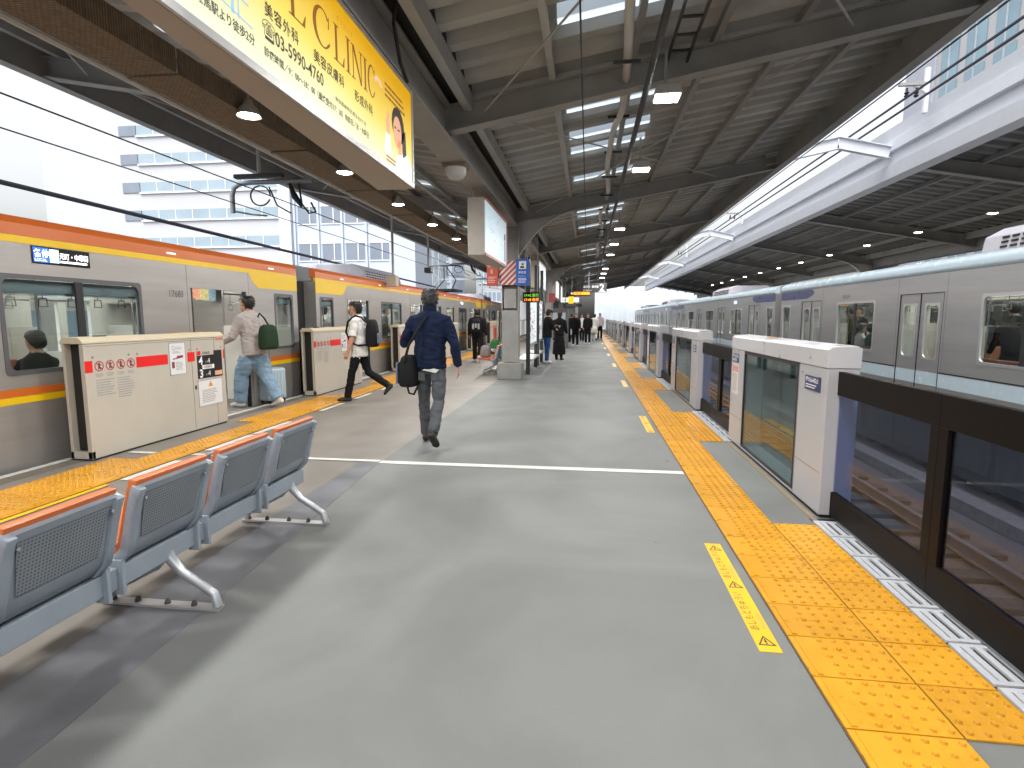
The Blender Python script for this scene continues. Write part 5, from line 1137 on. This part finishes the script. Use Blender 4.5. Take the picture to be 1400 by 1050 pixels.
def dir_sign(name, label, x0, x1, z0, z1, y, mat, fn): 
    t = thing(name, label, 'sign', ((x0 + x1) / 2, y, 0), 0); w = (x1 - x0) / 2
    MB().box(-w, 0, z0, w, .12, z1).build('box', mat, t, bevel=.01)
    m = MB(); m.tube([(-w * .8, .06, z1), (-w * .8, .06, 3.95)], .02, 6); m.tube([(w * .8, .06, z1), (w * .8, .06, 3.95)], .02, 6); m.build('hanger', STEEL, t)
    fn(t, Fr((-w, -.001, 0), (1, 0, 0), (0, 0, 1)), 2 * w)
SB = M('sign_dark', (.025, .026, .028), .4)
dir_sign('platform_sign', 'dark hanging sign with a large white 2 and destination lettering', -.35, 1.05, 2.90, 3.45, 33, SB, lambda t, F, w: [text('2', .55, WP, t, F, .98, 3.0, .003, bold=.01), text('飯田橋・新木場', .15, WP, t, F, .06, 3.18, .003, xs=.82, bold=.002), text('for Iidabashi', .10, WP, t, F, .06, 3.0, .003), panel('underline', WP, t, F, .92, 2.93, 1.36, 2.96, 0, .003)])
dir_sign('departure_board', 'orange lit departure board above the far group', -.95, .12, 2.55, 2.82, 29, SB, lambda t, F, w: [panel('led_area', M('led_orange2', (1, .22, .01), .5, emit=1.2), t, F, .2, 2.62, w - .05, 2.76, 0, .004), fpoly('arrow', M('white_glow', (.9, .9, .9), .5, emit=.6), t, F, [[(.05, 2.69), (.14, 2.63), (.14, 2.75)]], 0, .003)])
dir_sign('exit_sign', 'white and yellow exit direction sign above the far group', -1.35, -.45, 2.22, 2.45, 28, M('exit_white', (.75, .75, .72), .4, emit=.5), lambda t, F, w: [panel('exit_yellow', M('exit_yellow', (.85, .5, .01), .4, emit=.5), t, F, .38, 2.15, .64, 2.5, 0, .01), text('出口', .13, BLACKP, t, F, .04, 2.28, .003)])
dir_sign('hanging_sign', 'dark blank hanging sign between the far lightboxes', -1.2, -.3, 1.98, 2.14, 27.6, SB, lambda t, F, w: fpoly('small_print', GREYP, t, F, lines(F, .1, 2.0, w - .1, 2.12, 2), 0, .002))
for i, (x, y) in enumerate(((-2.05, 21.5), (-1.55, 24))):
    t = thing('red_banner', ['red banner under the second lightbox', 'red banner left of the vending machine'][i], 'banner', (x, y, 0)); MB().box(-.12, 0, 2.1, .14, .03, 2.5).build('cloth', M('banner_red', (.28, .04, .05), .6, var=.3, scale=20), t); MB().tube([(0, .015, 2.5), (0, .015, 3.6)], .012, 6).build('hanger', STEEL, t)
# pale glazed screen closing the far end on the right
t = thing('noise_barrier', 'pale translucent screen wall at the far end of the tracks', 'wall', (0, 70, 0))
PALE = M('barrier_pale', (.68, .76, .84), .4, var=.1, scale=.6)
for i in range(22):
    MB().box(.8 + .62 * i, .0 + .0 * i, -1.2, 1.38 + .62 * i, .08, 5.2).build('panel', PALE, t); MB().box(1.38 + .62 * i, -.02, -1.2, 1.42 + .62 * i, .1, 5.25).build('mullion', FASC, t)

# ------------------------------------------------------------------ overhead line
def wire(label, pts, r=.012): tag(MB().tube(pts, r, 5).build('overhead_wire', WIRE), label, 'wire')
def sag(x, za, y0=-5, y1=90, n=24, d=.0): return [(x, y0 + (y1 - y0) * i / n, za) for i in range(n + 1)]
wire('upper overhead wire above the orange topped train', sag(-7.0, 4.15)); wire('lower contact wire above the orange topped train', sag(-7.0, 3.74), .01)
wire('thick black cable sagging above the nearest train roof', [(-7.3, -5 + i * 1.5, 3.30 - .012 * (i * 1.5) - .0) for i in range(22)], .035)
wire('upper feeder wire in the sky gap at right', sag(5.6, 5.40), .022); wire('lower feeder wire in the sky gap at right', sag(5.75, 5.32), .022)
wire('contact wire over the empty right track', sag(3.62, 4.25), .008)
for i, y in enumerate((11.4, 24, 37)):
    t = thing('insulator_arm', '%s insulator arm holding the feeder wires in the sky gap' % ORD[i], 'insulator', (5.68, y, -.62), 0, 'insulator arms')
    MB().box(-.22, -.03, 6.22, .22, .03, 6.27).build('arm', STEEL, t); [MB().lathe([(.02, 0), (.045, .03), (.02, .05), (.045, .08), (.02, .1), (.02, .16)], (x, 0, 6.02), 8).build('insulator', RUB, t) for x in (-.08, .08)]
    MB().tube([(.5, .5, 5.9), (.5, .5, 6.7)], .05, 8).build('mast', FASC, t); MB().tube([(.5, .5, 6.25), (0, 0, 6.25)], .025, 6).build('stay', FASC, t)
def bracket(y, label):
    t = thing('catenary_bracket', label, 'bracket', (0, y, .2), 0, 'catenary brackets'); GREYM = M('bracket_grey', (.22, .23, .24), .4, metal=.4)
    m = MB(); m.tube([(-5.6, 0, 4.05), (-6.95, 0, 4.05), (-7.2, 0, 4.03), (-7.33, 0, 3.95), (-7.38, 0, 3.8), (-7.38, 0, 3.45)], .05, 8); m.build('tube', GREYM, t, smooth=60)
    m = MB(); m.tube([(-7.33, 0, 3.48), (-7.1, .2, 3.45), (-6.8, .3, 3.43)], .02, 6); m.build('steady_arm', GREYM, t)
    m = MB(); m.tube([(-6.75 + .22 * math.cos(a), 0, 3.78 + .2 * math.sin(a)) for a in [i * .42 for i in range(15)]], .016, 6); m.tube([(-6.55, 0, 3.95), (-6.45, .1, 3.6), (-6.2, .2, 3.45)], .016, 6); m.tube([(-5.9, 0, 4.0), (-5.85, 0, 3.6), (-5.75, .1, 3.42), (-5.6, .1, 3.45), (-5.65, 0, 3.62)], .02, 6); m.build('jumper_cable', RUB, t, smooth=60)
    MB().tube([(-6.1, 0, 4.0), (-6.0, 0, 3.75), (-5.85, 0, 3.55)], [.03, .07, .04], 8).build('insulator', RUB, t, smooth=60)
    MB().box(-5.75, -.05, 4.05, -5.55, .05, 4.5).build('mount', GREYM, t)
bracket(11.1, 'grey curved catenary bracket with looped cables over the nearest train car'); bracket(29, 'second catenary bracket beyond the second train car'); bracket(42, 'third and farthest catenary bracket')
def mast(x, y, label):
    t = thing('catenary_mast', label, 'mast', (x, y, -1.2), 0, 'catenary masts'); g = M('mast_grey', (.35, .40, .44), .5)
    m = MB(); [m.box(a, b, 0, a + .05, b + .05, 8) for a in (-.22, .17) for b in (-.22, .17)]; m.build('upright', g, t)
    m = MB()
    for i in range(16): z = .5 * i; s = 1 if i % 2 else -1; m.beam((-.2 * s, -.21, z), (.2 * s, -.21, z + .5), .03, .03); m.beam((.19, -.2 * s, z), (.19, .2 * s, z + .5), .03, .03)
    m.build('lattice', g, t); MB().beam((0, 0, 5.0), (3.2, 0, 5.0), .1, .1).build('arm', g, t)
mast(-9.3, 34, 'lattice catenary mast above the third train car'); mast(-9.3, 48, 'farther lattice catenary mast by the column')
# pantograph on the left train
t = thing('pantograph', 'folding pantograph on the roof of the second train car', 'pantograph', (-6.88, 27.0, 2.78)); m = MB(); m.tube([(-.4, -.6, 0), (-.3, .7, .55)], .03, 6); m.tube([(.4, -.6, 0), (.3, .7, .55)], .03, 6); m.build('lower_arm', CONDK, t); m = MB(); m.tube([(-.3, .7, .55), (-.05, -.3, 1.15)], .025, 6); m.tube([(.3, .7, .55), (.05, -.3, 1.15)], .025, 6); m.build('upper_arm', CONDK, t); MB().tube([(-.8, -.3, 1.1), (-.6, -.3, 1.17), (.6, -.3, 1.17), (.8, -.3, 1.1)], .03, 6).build('collector', CONDK, t); MB().box(-.6, -.8, -.05, .6, .9, .05).build('base', CONDK, t)

# ------------------------------------------------------------------ buildings
BG1 = M('office_white', (.50, .515, .55), .6, var=.03, scale=.3); BG2 = M('office_blue', (.50, .56, .66), .5, var=.04, scale=.3); BGL = M('office_glass', (.28, .37, .44), .12, var=.15, scale=.2, spec=.8); BGD = M('office_glass_dark', (.20, .24, .30), .15, var=.15, scale=.3)
b = thing('office_building', 'white office block with ribbon windows beyond the left train', 'building', (-57, 72, -7.2))
MB().box(-19.5, 0, 0, 19.8, 16, 52).build('wall', BG1, b)
def brow(par, F, a0, a1, b0, b1, n, mat, mull):
    f = panel('window', mat, par, F, a0, b0, a1, b1, .02, .10)
    w = (a1 - a0) / n
    for i in range(1, n): panel('mullion', mull, f, F, a0 + w * i - .05, b0, a0 + w * i + .05, b1, .1, .16)
    panel('sill', mull, f, F, a0 - .1, b0 - .18, a1 + .1, b0, .0, .25)
F = Fr((-19.5, 0, 0), (1, 0, 0), (0, 0, 1))
for r in range(12):
    z = 22.0 - 3.74 * 2 + 3.74 * (r - 2)
    if z < 1: continue
    panel('shade_pane', BGD, b, F, 12.4, z, 15.0, z + 1.35, .02, .12); brow(b, F, 15.1, 38, z, z + 1.35, 9, BGL, WHITEB)
MB().box(12, -1.2, 14.9, 19.8, -.02, 15.7).build('canopy_ledge', BG1, b)
b = thing('office_building', 'pale blue office block with square windows right of the white one', 'building', (-27, 62, -7.2))
MB().box(-8.2, 0, 0, 7.6, 14, 26).build('wall', BG2, b); MB().box(-8.3, -.5, 0, -6.9, -.02, 26.2).build('pier', M('pier_white', (.66, .68, .72), .6), b)
F = Fr((-8.2, 0, 0), (1, 0, 0), (0, 0, 1))
for r in range(6):
    for c in range(5):
        a = 2.0 + 2.85 * c; z = 12.0 + 4.15 * (r - 2) - 1.0
        if a + 2.3 < 15.6 and z > 0:
            f = panel('window', BGD, b, F, a, z, a + 2.3, z + 1.9, .02, .06); panel('mullion', WHITEB, f, F, a + 1.4, z, a + 1.5, z + 1.9, .06, .12)
            m = MB(); [panel('frame', WHITEB, f, F, *q, .02, .1) for q in ((a - .1, z - .1, a + 2.4, z - .005), (a - .1, z + 1.905, a + 2.4, z + 2.0))]
for x in (1.6, 4.45, 7.3, 10.15, 13.0): panel('pilaster', BG2, b, F, x - .12, 0, x + .12, 26, .02, .2)
for i, (x, y, w, h, c, lb) in enumerate(((-28, 96, 9, 27, BG2, 'far pale tower behind the lattice mast'), (-17.5, 100, 5, 18, BG1, 'far low white building left of the first column'), (-50, 120, 14, 22, BG1, 'far white block behind the square windowed one'))):
    b = thing('office_building', lb, 'building', (x, y, -7.2)); MB().box(-w / 2, 0, 0, w / 2, 10, h).build('wall', c, b); F = Fr((-w / 2, 0, 0), (1, 0, 0), (0, 0, 1))
    for r in range(int(h / 3.4)): brow(b, F, .6, w - .6, 1.2 + 3.4 * r, 2.9 + 3.4 * r, 5, BGL, WHITEB)
t = thing('rooftop_billboard', 'red topped billboard left of the first column', 'billboard', (-9.6, 60, 0)); MB().box(-3, 0, 1.2, 3, .3, 3.2).build('board', BG1, t); panel('red_band', REDP, t, Fr((-3, 0, 0), (1, 0, 0), (0, 0, 1)), 0, 2.4, 2.5, 3.0, .002, .02); MB().box(-2.8, .05, -7, -2.5, .25, 1.2).build('post', STEEL, t); MB().box(2.5, .05, -7, 2.8, .25, 1.2).build('post', STEEL, t)
b = thing('glass_building', 'pale glass fronted building above the white fascia at right', 'building', (26, 0, -7.2))
MB().box(.3, 26, 0, 14, 53.5, 46).build('wall', M('tower_beige', (.44, .44, .46), .5, var=.03), b); MB().box(.1, 49.5, 0, .29, 53.4, 46.2).build('side_pier', M('tower_grey', (.38, .40, .47), .5), b)
F = Fr((.3, 49.4, 0), (0, -1, 0), (0, 0, 1))
for c in range(8):
    a = .6 + 2.9 * c
    for r in range(11):
        z = 2.2 + 4.0 * r; f = panel('window', M('tower_glass', (.20, .31, .38), .12, var=.2, scale=.3, spec=.8), b, F, a, z, a + 2.0, z + 3.7, .02, .08)
        panel('mullion', M('mullion_grey', (.4, .45, .5), .4), f, F, a + .95, z, a + 1.05, z + 3.7, .08, .14); panel('transom', M('mullion_grey', (.4, .45, .5), .4), f, F, a, z + 2.6, a + 2.0, z + 2.7, .08, .13)
for i, (y, w, h, c, lb) in enumerate(((-6, 16, 10.6, BG1, 'low white block added to brighten the nearest train windows'), (12, 17, 10.9, M('low_cream', (.55, .52, .45), .7), 'low cream block added to brighten the second car windows'), (31, 22, 10.7, BG1, 'low white block added to brighten the third car windows'))):
    b = thing('added_low_building', lb, 'building', (-26, y, -7.2)); MB().box(-8, 0, 0, 0, w, h).build('wall', c, b)  # added blocks, hidden behind the train, give its far windows a bright backdrop
    F = Fr((0, 0, 0), (0, 1, 0), (0, 0, 1))
    for j in range(int(w / 3)): f = panel('window', BGL, b, F, .8 + 3 * j, 7.2, 2.6 + 3 * j, 9.0, .02, .06); panel('sill', WHITEB, f, F, .7 + 3 * j, 7.05, 2.7 + 3 * j, 7.19, .0, .12)
bpy.data.scenes.remove(TS)
